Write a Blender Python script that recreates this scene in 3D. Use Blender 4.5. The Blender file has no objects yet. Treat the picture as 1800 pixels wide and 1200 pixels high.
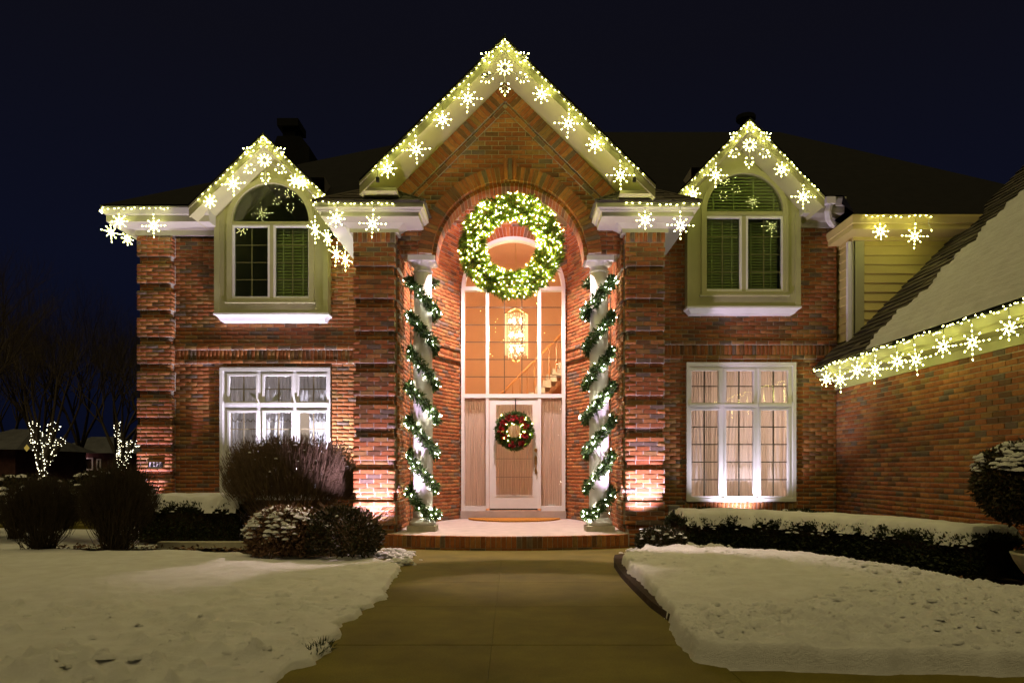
import bpy, math, random
import numpy as np
from mathutils import Vector, Matrix

random.seed(7)
rng = np.random.default_rng(11)
PI = math.pi
scn = bpy.context.scene
COL = scn.collection

# ------------------------------------------------------------------ camera, sky, sun, exposure
F = 1250.0            # focal length in photo pixels (1800 wide)
EYE = 1.125           # eye height above the walk
HOR = 825.0           # photo row of the horizon
cam_d = bpy.data.cameras.new('camera')
cam = bpy.data.objects.new('camera', cam_d)
COL.objects.link(cam)
cam.location = (0, 0, EYE)
cam.rotation_euler = (PI / 2, 0, 0)
cam_d.sensor_width = 36
cam_d.lens = F / 1800 * 36
cam_d.shift_y = (HOR - 600) / 1800
cam_d.clip_start = 0.05
cam_d.clip_end = 2000
scn.camera = cam

world = bpy.data.worlds.new('World')
scn.world = world
world.use_nodes = True
wn = world.node_tree
wn.nodes.clear()
wo = wn.nodes.new('ShaderNodeOutputWorld')
wb = wn.nodes.new('ShaderNodeBackground')
wtc = wn.nodes.new('ShaderNodeTexCoord')
wsep = wn.nodes.new('ShaderNodeSeparateXYZ')
wr = wn.nodes.new('ShaderNodeValToRGB')
wn.links.new(wtc.outputs['Generated'], wsep.inputs[0])
wn.links.new(wsep.outputs['Z'], wr.inputs[0])
wn.links.new(wr.outputs[0], wb.inputs[0])
wn.links.new(wb.outputs[0], wo.inputs[0])
e = wr.color_ramp.elements
e[0].position = 0.0; e[0].color = (0.0022, 0.0034, 0.0125, 1)
e[1].position = 0.5; e[1].color = (0.0042, 0.0042, 0.0082, 1)
m_ = wr.color_ramp.elements.new(0.25); m_.color = (0.0036, 0.0046, 0.0135, 1)
wb.inputs[1].default_value = 1.0

sun_d = bpy.data.lights.new('fill_sun', 'SUN')      # added very soft yellow fill, mostly overhead, to lift snow and brick
sun = bpy.data.objects.new('fill_sun', sun_d)
COL.objects.link(sun)
sun_d.energy = 1.18
sun_d.color = (1.0, 0.80, 0.34)
sun_d.angle = math.radians(60)
sun.rotation_euler = (math.radians(20), 0, math.radians(-20))

vs = scn.view_settings
vs.view_transform = 'Standard'
vs.look = 'None'
vs.exposure = 0.0
vs.gamma = 1.0
vs.use_curve_mapping = False
scn.cycles.use_denoising = True
scn.cycles.max_bounces = 8
scn.cycles.transparent_max_bounces = 16
scn.cycles.sample_clamp_indirect = 3.0
scn.cycles.caustics_reflective = False
scn.cycles.caustics_refractive = False

# planes (metres from the camera)
D_P = 10.5     # pavilion pilaster fronts
D_G = 10.7     # arch / gable wall front
D_GB = 11.1    # its back
D_F = 9.95     # pavilion eave fascia
D_GF = 9.8     # centre gable fascia
D_ML = 12.4    # main wall, chimney side
D_CP = 12.3    # corner pilaster
D_MR = 11.9    # main wall, garage side
D_D = 13.6     # door wall
FLOOR = 0.19

def X(px, D): return (px - 900.0) * D / F
def Z(py, D): return EYE + (HOR - py) * D / F
def W(px, py, D): return Vector((X(px, D), D, Z(py, D)))
def GR(px, py, z=0.0):
    D = (EYE - z) * F / (py - HOR)
    return Vector((X(px, D), D, z))
def proj(p): return 900 + F * p[0] / p[1], HOR - F * (p[2] - EYE) / p[1]

# ------------------------------------------------------------------ materials
class NT:
    def __init__(s, name):
        s.m = bpy.data.materials.new(name); s.m.use_nodes = True
        s.t = s.m.node_tree; s.t.nodes.clear()
        s.out = s.n('ShaderNodeOutputMaterial')
    def n(s, typ, **kw):
        nd = s.t.nodes.new(typ)
        for k, v in kw.items(): setattr(nd, k, v)
        return nd
    def l(s, a, b): s.t.links.new(a, b)
    def bsdf(s, rough=0.7, spec=0.3):
        b = s.n('ShaderNodeBsdfPrincipled')
        b.inputs['Roughness'].default_value = rough
        b.inputs['Specular IOR Level'].default_value = spec
        s.l(b.outputs[0], s.out.inputs[0])
        return b
    def pos(s):
        g = s.n('ShaderNodeNewGeometry'); return g.outputs['Position']
    def noise(s, scale, detail=4, rough=0.55, vec=None):
        nz = s.n('ShaderNodeTexNoise')
        nz.inputs['Scale'].default_value = scale
        nz.inputs['Detail'].default_value = detail
        nz.inputs['Roughness'].default_value = rough
        s.l(vec if vec is not None else s.pos(), nz.inputs['Vector'])
        return nz.outputs['Fac']
    def ramp(s, fac, stops, interp='LINEAR'):
        r = s.n('ShaderNodeValToRGB'); cr = r.color_ramp
        cr.interpolation = interp
        while len(cr.elements) < len(stops): cr.elements.new(0.5)
        for el, (p, c) in zip(cr.elements, stops):
            el.position = p; el.color = (c[0], c[1], c[2], 1)
        s.l(fac, r.inputs[0]); return r.outputs[0]
    def bump(s, h, b, strength=0.3, dist=0.01):
        bp = s.n('ShaderNodeBump')
        bp.inputs['Strength'].default_value = strength
        bp.inputs['Distance'].default_value = dist
        s.l(h, bp.inputs['Height']); s.l(bp.outputs[0], b.inputs['Normal'])
    def mix(s, a, b_, fac, mode='MULTIPLY'):
        mx = s.n('ShaderNodeMix', data_type='RGBA', blend_type=mode)
        if hasattr(fac, 'links'): s.l(fac, mx.inputs[0])
        else: mx.inputs[0].default_value = fac
        for k, v in ((6, a), (7, b_)):
            if hasattr(v, 'links'): s.l(v, mx.inputs[k])
            else: mx.inputs[k].default_value = (v[0], v[1], v[2], 1)
        return mx.outputs[2]

def simple(name, c, var=0.15, scale=8, rough=0.6, spec=0.3, bump=0.15, bscale=60, metal=0.0):
    s = NT(name); b = s.bsdf(rough, spec)
    lo = [v * (1 - var) for v in c]; hi = [min(1, v * (1 + var)) for v in c]
    s.l(s.ramp(s.noise(scale), [(0.3, lo), (0.7, hi)]), b.inputs['Base Color'])
    b.inputs['Metallic'].default_value = metal
    if bump: s.bump(s.noise(bscale, 5), b, bump, 0.004)
    return s.m

def rand_id(s):
    g = s.n('ShaderNodeNewGeometry'); o = s.n('ShaderNodeObjectInfo')
    a = s.n('ShaderNodeMath', operation='ADD'); fr = s.n('ShaderNodeMath', operation='FRACT')
    s.l(g.outputs['Random Per Island'], a.inputs[0]); s.l(o.outputs['Random'], a.inputs[1])
    s.l(a.outputs[0], fr.inputs[0]); return fr.outputs[0]

def brick_mat():
    s = NT('brick'); b = s.bsdf(0.82, 0.25)
    c = s.ramp(rand_id(s), [(0.0, (.37, .125, .042)), (.16, (.43, .165, .055)), (.31, (.32, .105, .036)), (.43, (.46, .20, .068)),
                            (.54, (.35, .120, .042)), (.64, (.22, .105, .042)), (.72, (.33, .185, .066)), (.82, (.185, .130, .095)),
                            (.885, (.185, .090, .042)), (.94, (.38, .140, .048))], 'CONSTANT')
    d = s.ramp(s.noise(26, 6, .65), [(.28, (.62, .62, .62)), (.68, (1.15, 1.15, 1.15))])
    c2 = s.mix(c, d, 1.0)
    wide = s.ramp(s.noise(1.1, 3), [(.3, (.70, .70, .70)), (.7, (1.12, 1.12, 1.12))])
    c2 = s.mix(c2, wide, 1.0)
    s.l(c2, b.inputs['Base Color'])
    s.bump(s.noise(120, 6, .7), b, .5, .004)
    return s.m

def snow_mat():
    s = NT('snow'); b = s.bsdf(0.75, 0.25)
    s.l(s.ramp(s.noise(5, 5), [(.3, (.74, .73, .73)), (.7, (.86, .86, .87))]), b.inputs['Base Color'])
    h1 = s.n('ShaderNodeMath', operation='ADD'); s.l(s.noise(38, 9, .75), h1.inputs[0]); s.l(s.noise(170, 4, .8), h1.inputs[1])
    s.bump(h1.outputs[0], b, .95, .022)
    return s.m

def foliage_mat(name, stops, rough=.6):
    s = NT(name); b = s.bsdf(rough, .3)
    s.l(s.ramp(rand_id(s), stops), b.inputs['Base Color'])
    return s.m

def emit(name, c, st, sampling='FRONT'):
    s = NT(name); en = s.n('ShaderNodeEmission')
    en.inputs[0].default_value = (*c, 1); en.inputs[1].default_value = st
    s.l(en.outputs[0], s.out.inputs[0])
    s.m.cycles.emission_sampling = sampling
    return s.m

def glass_mat(name, tint=(.93, .95, .93), ior=1.5, boost=1.3):
    s = NT(name); t = s.n('ShaderNodeBsdfTransparent'); g = s.n('ShaderNodeBsdfGlossy'); mx = s.n('ShaderNodeMixShader')
    t.inputs[0].default_value = (*tint, 1)
    g.inputs['Roughness'].default_value = 0.015
    fr = s.n('ShaderNodeFresnel'); fr.inputs[0].default_value = ior
    mm = s.n('ShaderNodeMath', operation='MULTIPLY', use_clamp=True); mm.inputs[1].default_value = boost
    ge = s.n('ShaderNodeNewGeometry'); iv = s.n('ShaderNodeMath', operation='SUBTRACT'); iv.inputs[0].default_value = 1; s.l(ge.outputs['Backfacing'], iv.inputs[1])
    m2 = s.n('ShaderNodeMath', operation='MULTIPLY')
    s.l(fr.outputs[0], mm.inputs[0]); s.l(mm.outputs[0], m2.inputs[0]); s.l(iv.outputs[0], m2.inputs[1]); s.l(m2.outputs[0], mx.inputs[0])
    s.l(t.outputs[0], mx.inputs[1]); s.l(g.outputs[0], mx.inputs[2]); s.l(mx.outputs[0], s.out.inputs[0])
    return s.m

def curtain_mat(name, c, trans=.55):
    s = NT(name); d = s.n('ShaderNodeBsdfDiffuse'); t = s.n('ShaderNodeBsdfTranslucent'); mx = s.n('ShaderNodeMixShader')
    sx = s.n('ShaderNodeVectorMath', operation='MULTIPLY'); sx.inputs[1].default_value = (38, 38, 1.2)
    s.l(s.pos(), sx.inputs[0])
    col = s.ramp(s.noise(1, 4, .6, sx.outputs[0]), [(.3, [v * .72 for v in c]), (.7, c)])
    s.l(col, d.inputs[0]); s.l(col, t.inputs[0])
    mx.inputs[0].default_value = trans
    s.l(d.outputs[0], mx.inputs[1]); s.l(t.outputs[0], mx.inputs[2]); s.l(mx.outputs[0], s.out.inputs[0])
    return s.m

def concrete_mat():
    s = NT('concrete'); b = s.bsdf(.85, .2)
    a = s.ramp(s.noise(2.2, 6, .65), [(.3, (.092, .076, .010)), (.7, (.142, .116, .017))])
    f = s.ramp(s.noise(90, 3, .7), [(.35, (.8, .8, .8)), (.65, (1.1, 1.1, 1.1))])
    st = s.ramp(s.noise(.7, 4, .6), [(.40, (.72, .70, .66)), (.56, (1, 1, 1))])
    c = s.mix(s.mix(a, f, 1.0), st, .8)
    s.l(c, b.inputs['Base Color']); s.bump(s.noise(140, 5, .7), b, .35, .004)
    return s.m

def mat_mat():
    s = NT('coir'); b = s.bsdf(.95, .1)
    s.l(s.ramp(s.noise(60, 6, .8), [(.3, (.30, .12, .02)), (.7, (.55, .27, .05))]), b.inputs['Base Color'])
    s.bump(s.noise(220, 4, .8), b, .8, .01)
    return s.m

M = {}
M['brick'] = brick_mat()
M['mortar'] = simple('mortar', (.40, .36, .30), .2, 14, .9, .2, .4, 120)
M['trim'] = simple('cream_trim', (.42, .41, .215), .06, 3, .5, .35, .08, 40)
M['white'] = simple('white_paint', (.80, .79, .78), .05, 3, .42, .4, .06, 40)
M['cornice'] = simple('cornice_paint', (.47, .455, .37), .06, 3, .5, .35, .08, 40)
M['siding'] = simple('siding', (.66, .55, .20), .06, 2, .6, .3, .1, 50)
M['shingle'] = None
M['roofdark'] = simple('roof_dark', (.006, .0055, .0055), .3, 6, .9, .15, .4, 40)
M['glass'] = glass_mat('glass')
M['glass_dark'] = glass_mat('glass_tinted', (.80, .85, .72), 1.5, 1.6)
M['snow'] = snow_mat()
M['concrete'] = concrete_mat()
M['porchslab'] = simple('porch_slab', (.46, .40, .36), .12, 5, .8, .25, .3, 90)
M['mulch'] = simple('mulch', (.030, .020, .012), .5, 22, .95, .1, .9, 40)
M['dark'] = simple('dark_paint', (.02, .02, .02), .2, 8, .5, .4, 0)
M['muntin_dark'] = simple('bronze_bar', (.07, .055, .035), .1, 8, .5, .4, 0)
M['muntin_gold'] = simple('gold_bar', (.50, .40, .28), .1, 8, .5, .4, 0)
M['brass'] = simple('brass', (.55, .36, .12), .15, 12, .3, .5, 0, metal=.9)
M['wire'] = simple('green_wire', (.045, .06, .03), .2, 8, .6, .3, 0)
M['whitewire'] = simple('white_wire', (.6, .6, .55), .1, 8, .5, .3, 0)
M['bark'] = simple('bark', (.055, .042, .030), .3, 14, .9, .15, .7, 50)
M['twig'] = simple('twig', (.17, .115, .07), .3, 14, .85, .2, 0)
M['twigdark'] = simple('twig_dark', (.05, .036, .022), .3, 14, .85, .2, 0)
M['coir'] = mat_mat()
M['stone'] = simple('stone', (.50, .46, .36), .15, 9, .85, .2, .4, 60)
M['wood'] = simple('oak_wood', (.40, .18, .06), .2, 9, .4, .4, .1, 30)
M['foyer'] = simple('foyer_paint', (.62, .36, .20), .04, 2, .8, .2, 0)
M['roomwall'] = simple('room_paint', (.40, .36, .30), .05, 2, .9, .2, 0)
M['blind'] = simple('blind_slat', (.46, .48, .27), .06, 5, .5, .3, 0)
M['sheer_pink'] = curtain_mat('sheer_curtain', (.86, .72, .69), .48)
M['sheer_white'] = curtain_mat('lace_curtain', (.86, .85, .92), .30)
M['red'] = foliage_mat('red_petal', [(0, (.20, .01, .015)), (1, (.40, .02, .03))], .5)
M['fir'] = foliage_mat('fir_needles', [(0, (.035, .075, .010)), (.5, (.075, .130, .014)), (.84, (.11, .16, .018)), (1, (.24, .15, .02))])
M['fir_dark'] = foliage_mat('garland_needles', [(0, (.030, .070, .020)), (.6, (.060, .12, .030)), (1, (.10, .16, .04))])
M['box_leaf'] = foliage_mat('boxwood_leaf', [(0, (.016, .024, .009)), (.6, (.030, .042, .014)), (1, (.055, .055, .022))])
M['yew_leaf'] = foliage_mat('yew_leaf', [(0, (.022, .024, .010)), (.6, (.045, .040, .017)), (1, (.10, .062, .03))])
M['russet_leaf'] = foliage_mat('russet_leaf', [(0, (.10, .055, .03)), (.6, (.18, .10, .055)), (1, (.26, .15, .09))])
M['light_metal'] = simple('grey_metal', (.30, .29, .27), .1, 8, .45, .4, .05, 40)
M['bulb'] = emit('warm_bulb', (1.0, .98, .28), 25)
M['bulb_flake'] = emit('flake_bulb', (1.0, .98, .30), 46)
M['bulb_wreath'] = emit('wreath_bulb', (1.0, .88, .14), 310)
M['bulb_cool'] = emit('cool_bulb', (1.0, .93, .70), 150)
M['bulb_far'] = emit('far_bulb', (1.0, .92, .62), 9)
M['lamp_glow'] = emit('lamp_glow', (1.0, .74, .42), 7)
M['ground_lens'] = emit('ground_lens', (1.0, .85, .86), 3, 'NONE')

def shingle_mat():
    s = NT('shingle'); b = s.bsdf(.92, .12)
    c = s.ramp(rand_id(s), [(0, (.052, .046, .036)), (.5, (.085, .075, .058)), (1, (.13, .115, .088))])
    g = s.ramp(s.noise(160, 3, .8), [(.3, (.6, .6, .6)), (.7, (1.25, 1.25, 1.25))])
    s.l(s.mix(c, g, 1.0), b.inputs['Base Color']); s.bump(s.noise(200, 3, .8), b, .5, .004)
    return s.m
M['shingle'] = shingle_mat()

# ------------------------------------------------------------------ object helpers
WM = {}
def setparent(o, p):
    o.parent = p
    o.matrix_parent_inverse = WM.get(p.name, Matrix.Identity(4)).inverted()
def link(o, parent=None, world=None):
    COL.objects.link(o)
    WM[o.name] = world.copy() if world is not None else Matrix.Identity(4)
    if parent is not None: setparent(o, parent)
    if world is not None: o.matrix_basis = world
    return o
def tag(o, label=None, cat=None, group=None, kind=None):
    if label: o['label'] = label
    if cat: o['category'] = cat
    if group: o['group'] = group
    if kind: o['kind'] = kind
    return o
def thing(name, label, cat, loc=(0, 0, 0), group=None):
    o = bpy.data.objects.new(name, None)
    o.empty_display_size = .2
    link(o, None, Matrix.Translation(Vector(loc)))
    return tag(o, label, cat, group)

class MB:
    def __init__(s): s.v = []; s.f = []
    def add(s, vs_, fs):
        b = len(s.v); s.v.extend([tuple(p) for p in vs_]); s.f.extend([tuple(i + b for i in q) for q in fs]); return s
    def hexa(s, p):   # p: 4 bottom (ccw) + 4 top
        return s.add(p, [(3, 2, 1, 0), (4, 5, 6, 7), (0, 1, 5, 4), (1, 2, 6, 5), (2, 3, 7, 6), (3, 0, 4, 7)])
    def box(s, x0, x1, y0, y1, z0, z1):
        return s.hexa([(x0, y0, z0), (x1, y0, z0), (x1, y1, z0), (x0, y1, z0), (x0, y0, z1), (x1, y0, z1), (x1, y1, z1), (x0, y1, z1)])
    def prism(s, poly, d):
        n = len(poly); d = Vector(d)
        a = [Vector(p) for p in poly]; b = [p + d for p in a]
        fs = [tuple(range(n))[::-1], tuple(range(n, 2 * n))] + [(i, (i + 1) % n, n + (i + 1) % n, n + i) for i in range(n)]
        return s.add(a + b, fs)
    def xz(s, poly, y0, y1):     # polygon in XZ pushed from y0 to y1
        return s.prism([(p[0], y0, p[1]) for p in poly], (0, y1 - y0, 0))
    def tube(s, pts, r, n=6, cap=True):
        pts = [Vector(p) for p in pts]
        rr = r if isinstance(r, (list, tuple)) else [r] * len(pts)
        base = len(s.v)
        for i, p in enumerate(pts):
            t = (pts[min(i + 1, len(pts) - 1)] - pts[max(i - 1, 0)])
            t = t.normalized() if t.length > 1e-9 else Vector((0, 0, 1))
            u = t.cross(Vector((0, 0, 1)) if abs(t.z) < .9 else Vector((1, 0, 0))).normalized(); w = t.cross(u)
            for k in range(n):
                a = 2 * PI * k / n
                s.v.append(tuple(p + (u * math.cos(a) + w * math.sin(a)) * rr[i]))
        for i in range(len(pts) - 1):
            for k in range(n):
                a = base + i * n + k; b = base + i * n + (k + 1) % n
                s.f.append((a, b, b + n, a + n))
        if cap:
            s.f.append(tuple(base + k for k in range(n))[::-1])
            s.f.append(tuple(base + (len(pts) - 1) * n + k for k in range(n)))
        return s
    def lathe(s, prof, c, n=24):
        base = len(s.v)
        for r, z in prof:
            for k in range(n):
                a = 2 * PI * k / n
                s.v.append((c[0] + r * math.cos(a), c[1] + r * math.sin(a), c[2] + z))
        for i in range(len(prof) - 1):
            for k in range(n):
                a = base + i * n + k; b = base + i * n + (k + 1) % n
                s.f.append((a, b, b + n, a + n))
        s.f.append(tuple(base + k for k in range(n))[::-1])
        s.f.append(tuple(base + (len(prof) - 1) * n + k for k in range(n)))
        return s
    def octa(s, c, r, l, d=(0, 0, 1)):
        c = Vector(c); d = Vector(d).normalized()
        u = d.cross(Vector((0, 0, 1)) if abs(d.z) < .9 else Vector((1, 0, 0))).normalized(); w = d.cross(u)
        return s.add([c + u * r, c + w * r, c - u * r, c - w * r, c + d * l, c - d * l],
                     [(0, 1, 4), (1, 2, 4), (2, 3, 4), (3, 0, 4), (1, 0, 5), (2, 1, 5), (3, 2, 5), (0, 3, 5)])
    def ring(s, cx, cz, r0, r1, a0, a1, n, y0, y1):
        for i in range(n):
            a = a0 + (a1 - a0) * i / n; b = a0 + (a1 - a0) * (i + 1) / n
            q = [(cx + r0 * math.cos(a), cz + r0 * math.sin(a)), (cx + r1 * math.cos(a), cz + r1 * math.sin(a)),
                 (cx + r1 * math.cos(b), cz + r1 * math.sin(b)), (cx + r0 * math.cos(b), cz + r0 * math.sin(b))]
            s.xz(q, y0, y1)
        return s
    def build(s, name, mat, parent=None, smooth=False, label=None, kind=None):
        me = bpy.data.meshes.new(name)
        me.from_pydata(s.v, [], s.f)
        me.materials.append(mat)
        if smooth: me.polygons.foreach_set('use_smooth', [True] * len(me.polygons))
        me.update()
        o = bpy.data.objects.new(name, me)
        link(o, parent)
        if label: o['label'] = label
        if kind: o['kind'] = kind
        return o

def np_mesh(name, verts, faces_flat, per, mat, parent=None, smooth=False, kind=None):
    me = bpy.data.meshes.new(name)
    nv = len(verts); nf = len(faces_flat) // per
    me.vertices.add(nv); me.vertices.foreach_set('co', np.asarray(verts, np.float32).ravel())
    me.loops.add(nf * per); me.loops.foreach_set('vertex_index', np.asarray(faces_flat, np.int32).ravel())
    me.polygons.add(nf)
    me.polygons.foreach_set('loop_start', np.arange(0, nf * per, per, dtype=np.int32))
    if smooth: me.polygons.foreach_set('use_smooth', np.ones(nf, bool))
    me.update(calc_edges=True); me.validate()
    me.materials.append(mat)
    o = bpy.data.objects.new(name, me)
    link(o, parent)
    if kind: o['kind'] = kind
    return o

def unit(a): return a / np.maximum(np.linalg.norm(a, axis=-1, keepdims=True), 1e-9)
def leaves(name, c, d, length, width, mat, parent=None, kind=None):
    """diamond leaves at c pointing along d"""
    c = np.asarray(c, float); d = unit(np.asarray(d, float)); n = len(c)
    r = unit(rng.normal(size=(n, 3))); s = unit(np.cross(d, r))
    L = (np.asarray(length) * rng.uniform(.7, 1.3, n))[:, None]; Wd = (np.asarray(width) * rng.uniform(.7, 1.3, n))[:, None]
    nn = np.cross(d, s)
    v = np.stack([c, c + d * L * .5 + s * Wd * .5 + nn * Wd * .15, c + d * L, c + d * L * .5 - s * Wd * .5 + nn * Wd * .15], 1).reshape(-1, 3)
    f = np.arange(n * 4)
    return np_mesh(name, v, f, 4, mat, parent, kind=kind)
def tubes(name, P, R, mat, parent=None, n=3, kind=None):
    """P (N,S,3) paths, R (N,S) radii"""
    N, S, _ = P.shape
    t = np.empty_like(P); t[:, 1:-1] = P[:, 2:] - P[:, :-2]; t[:, 0] = P[:, 1] - P[:, 0]; t[:, -1] = P[:, -1] - P[:, -2]
    t = unit(t); ref = np.tile(np.array([.31, .77, .11]), (N, S, 1))
    u = unit(np.cross(t, ref)); w = np.cross(t, u)
    a = np.arange(n) * 2 * PI / n
    V = P[:, :, None, :] + R[:, :, None, None] * (u[:, :, None, :] * np.cos(a)[None, None, :, None] + w[:, :, None, :] * np.sin(a)[None, None, :, None])
    idx = np.arange(N * S * n).reshape(N, S, n)
    k2 = np.roll(np.arange(n), -1)
    q = np.stack([idx[:, :-1, :], idx[:, :-1, :][:, :, k2], idx[:, 1:, :][:, :, k2], idx[:, 1:, :]], -1)
    return np_mesh(name, V.reshape(-1, 3), q.ravel(), 4, mat, parent, kind=kind)

def vnoise(x, y, seed=0):
    x = np.asarray(x, float); y = np.asarray(y, float)
    xi = np.floor(x).astype(np.int64); yi = np.floor(y).astype(np.int64); xf = x - xi; yf = y - yi
    def h(i, j):
        n = (i * 374761393 + j * 668265263 + seed * 974634777) & 0xffffffff
        n = ((n ^ (n >> 13)) * 1274126177) & 0xffffffff
        return ((n ^ (n >> 16)) & 0xffff) / 65535.0
    u = xf * xf * (3 - 2 * xf); v = yf * yf * (3 - 2 * yf)
    return (h(xi, yi) * (1 - u) + h(xi + 1, yi) * u) * (1 - v) + (h(xi, yi + 1) * (1 - u) + h(xi + 1, yi + 1) * u) * v
def fbm(x, y, seed=0, o=4, g=.5):
    s = 0; a = 1; t = 0
    for i in range(o):
        s = s + a * vnoise(np.asarray(x) * 2 ** i, np.asarray(y) * 2 ** i, seed + i); t += a; a *= g
    return s / t
def sstep(x): x = np.clip(x, 0, 1); return x * x * (3 - 2 * x)
def heightfield(name, xs, ys, zfn, keep, mat, **kw):
    gx, gy = np.meshgrid(xs, ys); gz = zfn(gx, gy); k = keep(gx, gy)
    nx = len(xs); ny = len(ys)
    idx = np.arange(nx * ny).reshape(ny, nx)
    q = np.stack([idx[:-1, :-1], idx[:-1, 1:], idx[1:, 1:], idx[1:, :-1]], -1)
    kk = k[:-1, :-1] | k[:-1, 1:] | k[1:, 1:] | k[1:, :-1]
    q = q[kk]
    used = np.unique(q); remap = -np.ones(nx * ny, np.int64); remap[used] = np.arange(len(used))
    v = np.stack([gx.ravel(), gy.ravel(), gz.ravel()], -1)[used]
    return np_mesh(name, v, remap[q].ravel(), 4, mat, smooth=True, **kw)

def snow_blobs(name, pts, rad, parent, flat=.55):
    """small settled lumps of snow"""
    m = MB()
    V = []; Fc = []
    ico = [(0, 0, 1)] + [(math.cos(2 * PI * k / 6) * .8, math.sin(2 * PI * k / 6) * .8, .45) for k in range(6)] + [(math.cos(2 * PI * (k + .5) / 6), math.sin(2 * PI * (k + .5) / 6), -.15) for k in range(6)]
    fs = [(0, 1 + k, 1 + (k + 1) % 6) for k in range(6)] + [(1 + k, 7 + k, 1 + (k + 1) % 6) for k in range(6)] + [(7 + k, 7 + (k + 1) % 6, 1 + (k + 1) % 6) for k in range(6)]
    for p, r in zip(pts, rad):
        ang = random.uniform(0, 6); c, s = math.cos(ang), math.sin(ang); e_ = random.uniform(.7, 1.5); jx = [random.uniform(.75, 1.25) for _ in ico]
        m.add([(p[0] + r * e_ * (x * c - y * s) * j, p[1] + r * (x * s + y * c) * j, p[2] + r * flat * z * j) for (x, y, z), j in zip(ico, jx)], fs)
    return m.build(name, M['snow'], parent, True, kind='stuff')


# ------------------------------------------------------------------ the setting: ground, walk, snow
def setting(o, label):
    o['kind'] = 'structure'; o['label'] = label; return o

g = MB(); g.v = [(-400, -60, -.06), (400, -60, -.06), (400, 600, -.06), (-400, 600, -.06)]; g.f = [(0, 1, 2, 3)]
setting(g.build('ground', M['mulch']), 'dark bare soil under the snow and round the house')

# concrete walk: slabs between joints
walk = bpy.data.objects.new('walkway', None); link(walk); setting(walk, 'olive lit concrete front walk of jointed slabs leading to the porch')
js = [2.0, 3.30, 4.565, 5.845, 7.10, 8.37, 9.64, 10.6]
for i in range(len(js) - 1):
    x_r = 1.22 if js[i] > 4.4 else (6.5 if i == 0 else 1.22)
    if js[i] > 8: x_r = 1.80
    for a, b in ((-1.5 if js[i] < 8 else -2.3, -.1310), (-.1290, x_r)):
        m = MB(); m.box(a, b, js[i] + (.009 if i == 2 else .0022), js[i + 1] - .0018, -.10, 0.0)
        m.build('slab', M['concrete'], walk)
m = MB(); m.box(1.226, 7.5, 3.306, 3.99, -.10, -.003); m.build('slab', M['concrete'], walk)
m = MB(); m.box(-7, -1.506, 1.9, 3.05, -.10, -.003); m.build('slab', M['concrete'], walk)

def lawn_left():
    xs = np.concatenate([np.linspace(-16, -5, 90)[:-1], np.linspace(-5, -1.0, 190)])
    ys = np.linspace(3.0, 10.4, 300)
    def edge(x, y):
        rag = (fbm(y * 2.4, x * .4, 5, 4) - .5) * .42 * sstep((7.2 - y) / 2.2 + .15) + (fbm(y * 9, x * 9, 15, 2) - .5) * .06
        e1 = (-1.13 - .10 * sstep((y - 6.2) / 2) + rag) - x
        corner = 1.9 * sstep((y - 7.9) / 1.9) ** 1.4
        back = 9.72 + .18 * np.sin(x * .5) - .7 * np.exp(-((x + 2.6) / 1.0) ** 2) - y + (fbm(x * 2.5, y, 25, 3) - .5) * .25
        front = y - 2.9
        return np.minimum(np.minimum(e1 - corner, back), front)
    def z(x, y):
        d = edge(x, y)
        base = .085 + .05 * (fbm(x * .5, y * .5, 3, 3) - .5) + .022 * (fbm(x * 2, y * 3, 8, 4) - .5) * 2
        cl = np.clip(fbm(x * 7 + 3, y * 7, 40, 4) - .62, 0, 1) * .42 * np.clip(1.2 - (y - 3) / 4, .12, 1)
        tr = np.clip(fbm(x * 3.2, y * 10, 70, 4) - .56, 0, 1) * .15 * np.clip(1.3 - (y - 3) / 6, .3, 1)
        pit = -np.clip(fbm(x * 7, y * 7, 90, 2) - .72, 0, 1) * .18 * sstep((-1 - x) / .8 * -1 + 2.2)
        return base * sstep(d / .05 + .1) * (1 + .25 * (fbm(x * 3, y * 3, 33, 2) - .5)) + (cl + tr + pit) * sstep((d - .05) / .25) - .035
    o = heightfield('snow_lawn', xs, ys, z, lambda x, y: edge(x, y) > -.03, M['snow'])
    setting(o, 'wide snow covered lawn beside the walk, ragged along its edge')
    n = 900; x = np.concatenate([rng.uniform(-4.5, -1.2, 500), rng.uniform(-1.9, -1.1, 400)]); y = np.concatenate([rng.uniform(3.2, 5.6, 500), rng.uniform(3.2, 8.5, 400)])
    k = (edge(x, y) > .03) & (fbm(x * 1.3, y * 1.6, 67, 3) + rng.uniform(-.12, .12, n) > .56); x, y = x[k], y[k]
    r = .008 + .028 * rng.random(len(x)) ** 3
    bx, by, br = [], [], []
    for px, py, rr in ((308, 1106, .075), (318, 1102, .05), (300, 1110, .055), (492, 1042, .075), (190, 1158, .08), (200, 1152, .05), (150, 1192, .085), (130, 1196, .06), (348, 1085, .03), (470, 1089, .045), (520, 1062, .05), (228, 1150, .06), (100, 1168, .05), (260, 1165, .05), (420, 1030, .03), (190, 1018, .03)):
        gp = GR(px, py, .08)
        for _k in range(5): bx.append(gp.x + rng.normal() * rr * .6); by.append(gp.y + rng.normal() * rr * .6); br.append(rr * rng.uniform(.3, .75))
    x = np.concatenate([x, bx]); y = np.concatenate([y, by]); r = np.concatenate([r, br])
    snow_blobs('snow_clods', np.stack([x, y, z(x, y) - r * .15], -1), r, o, .7)
lawn_left()

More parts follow.
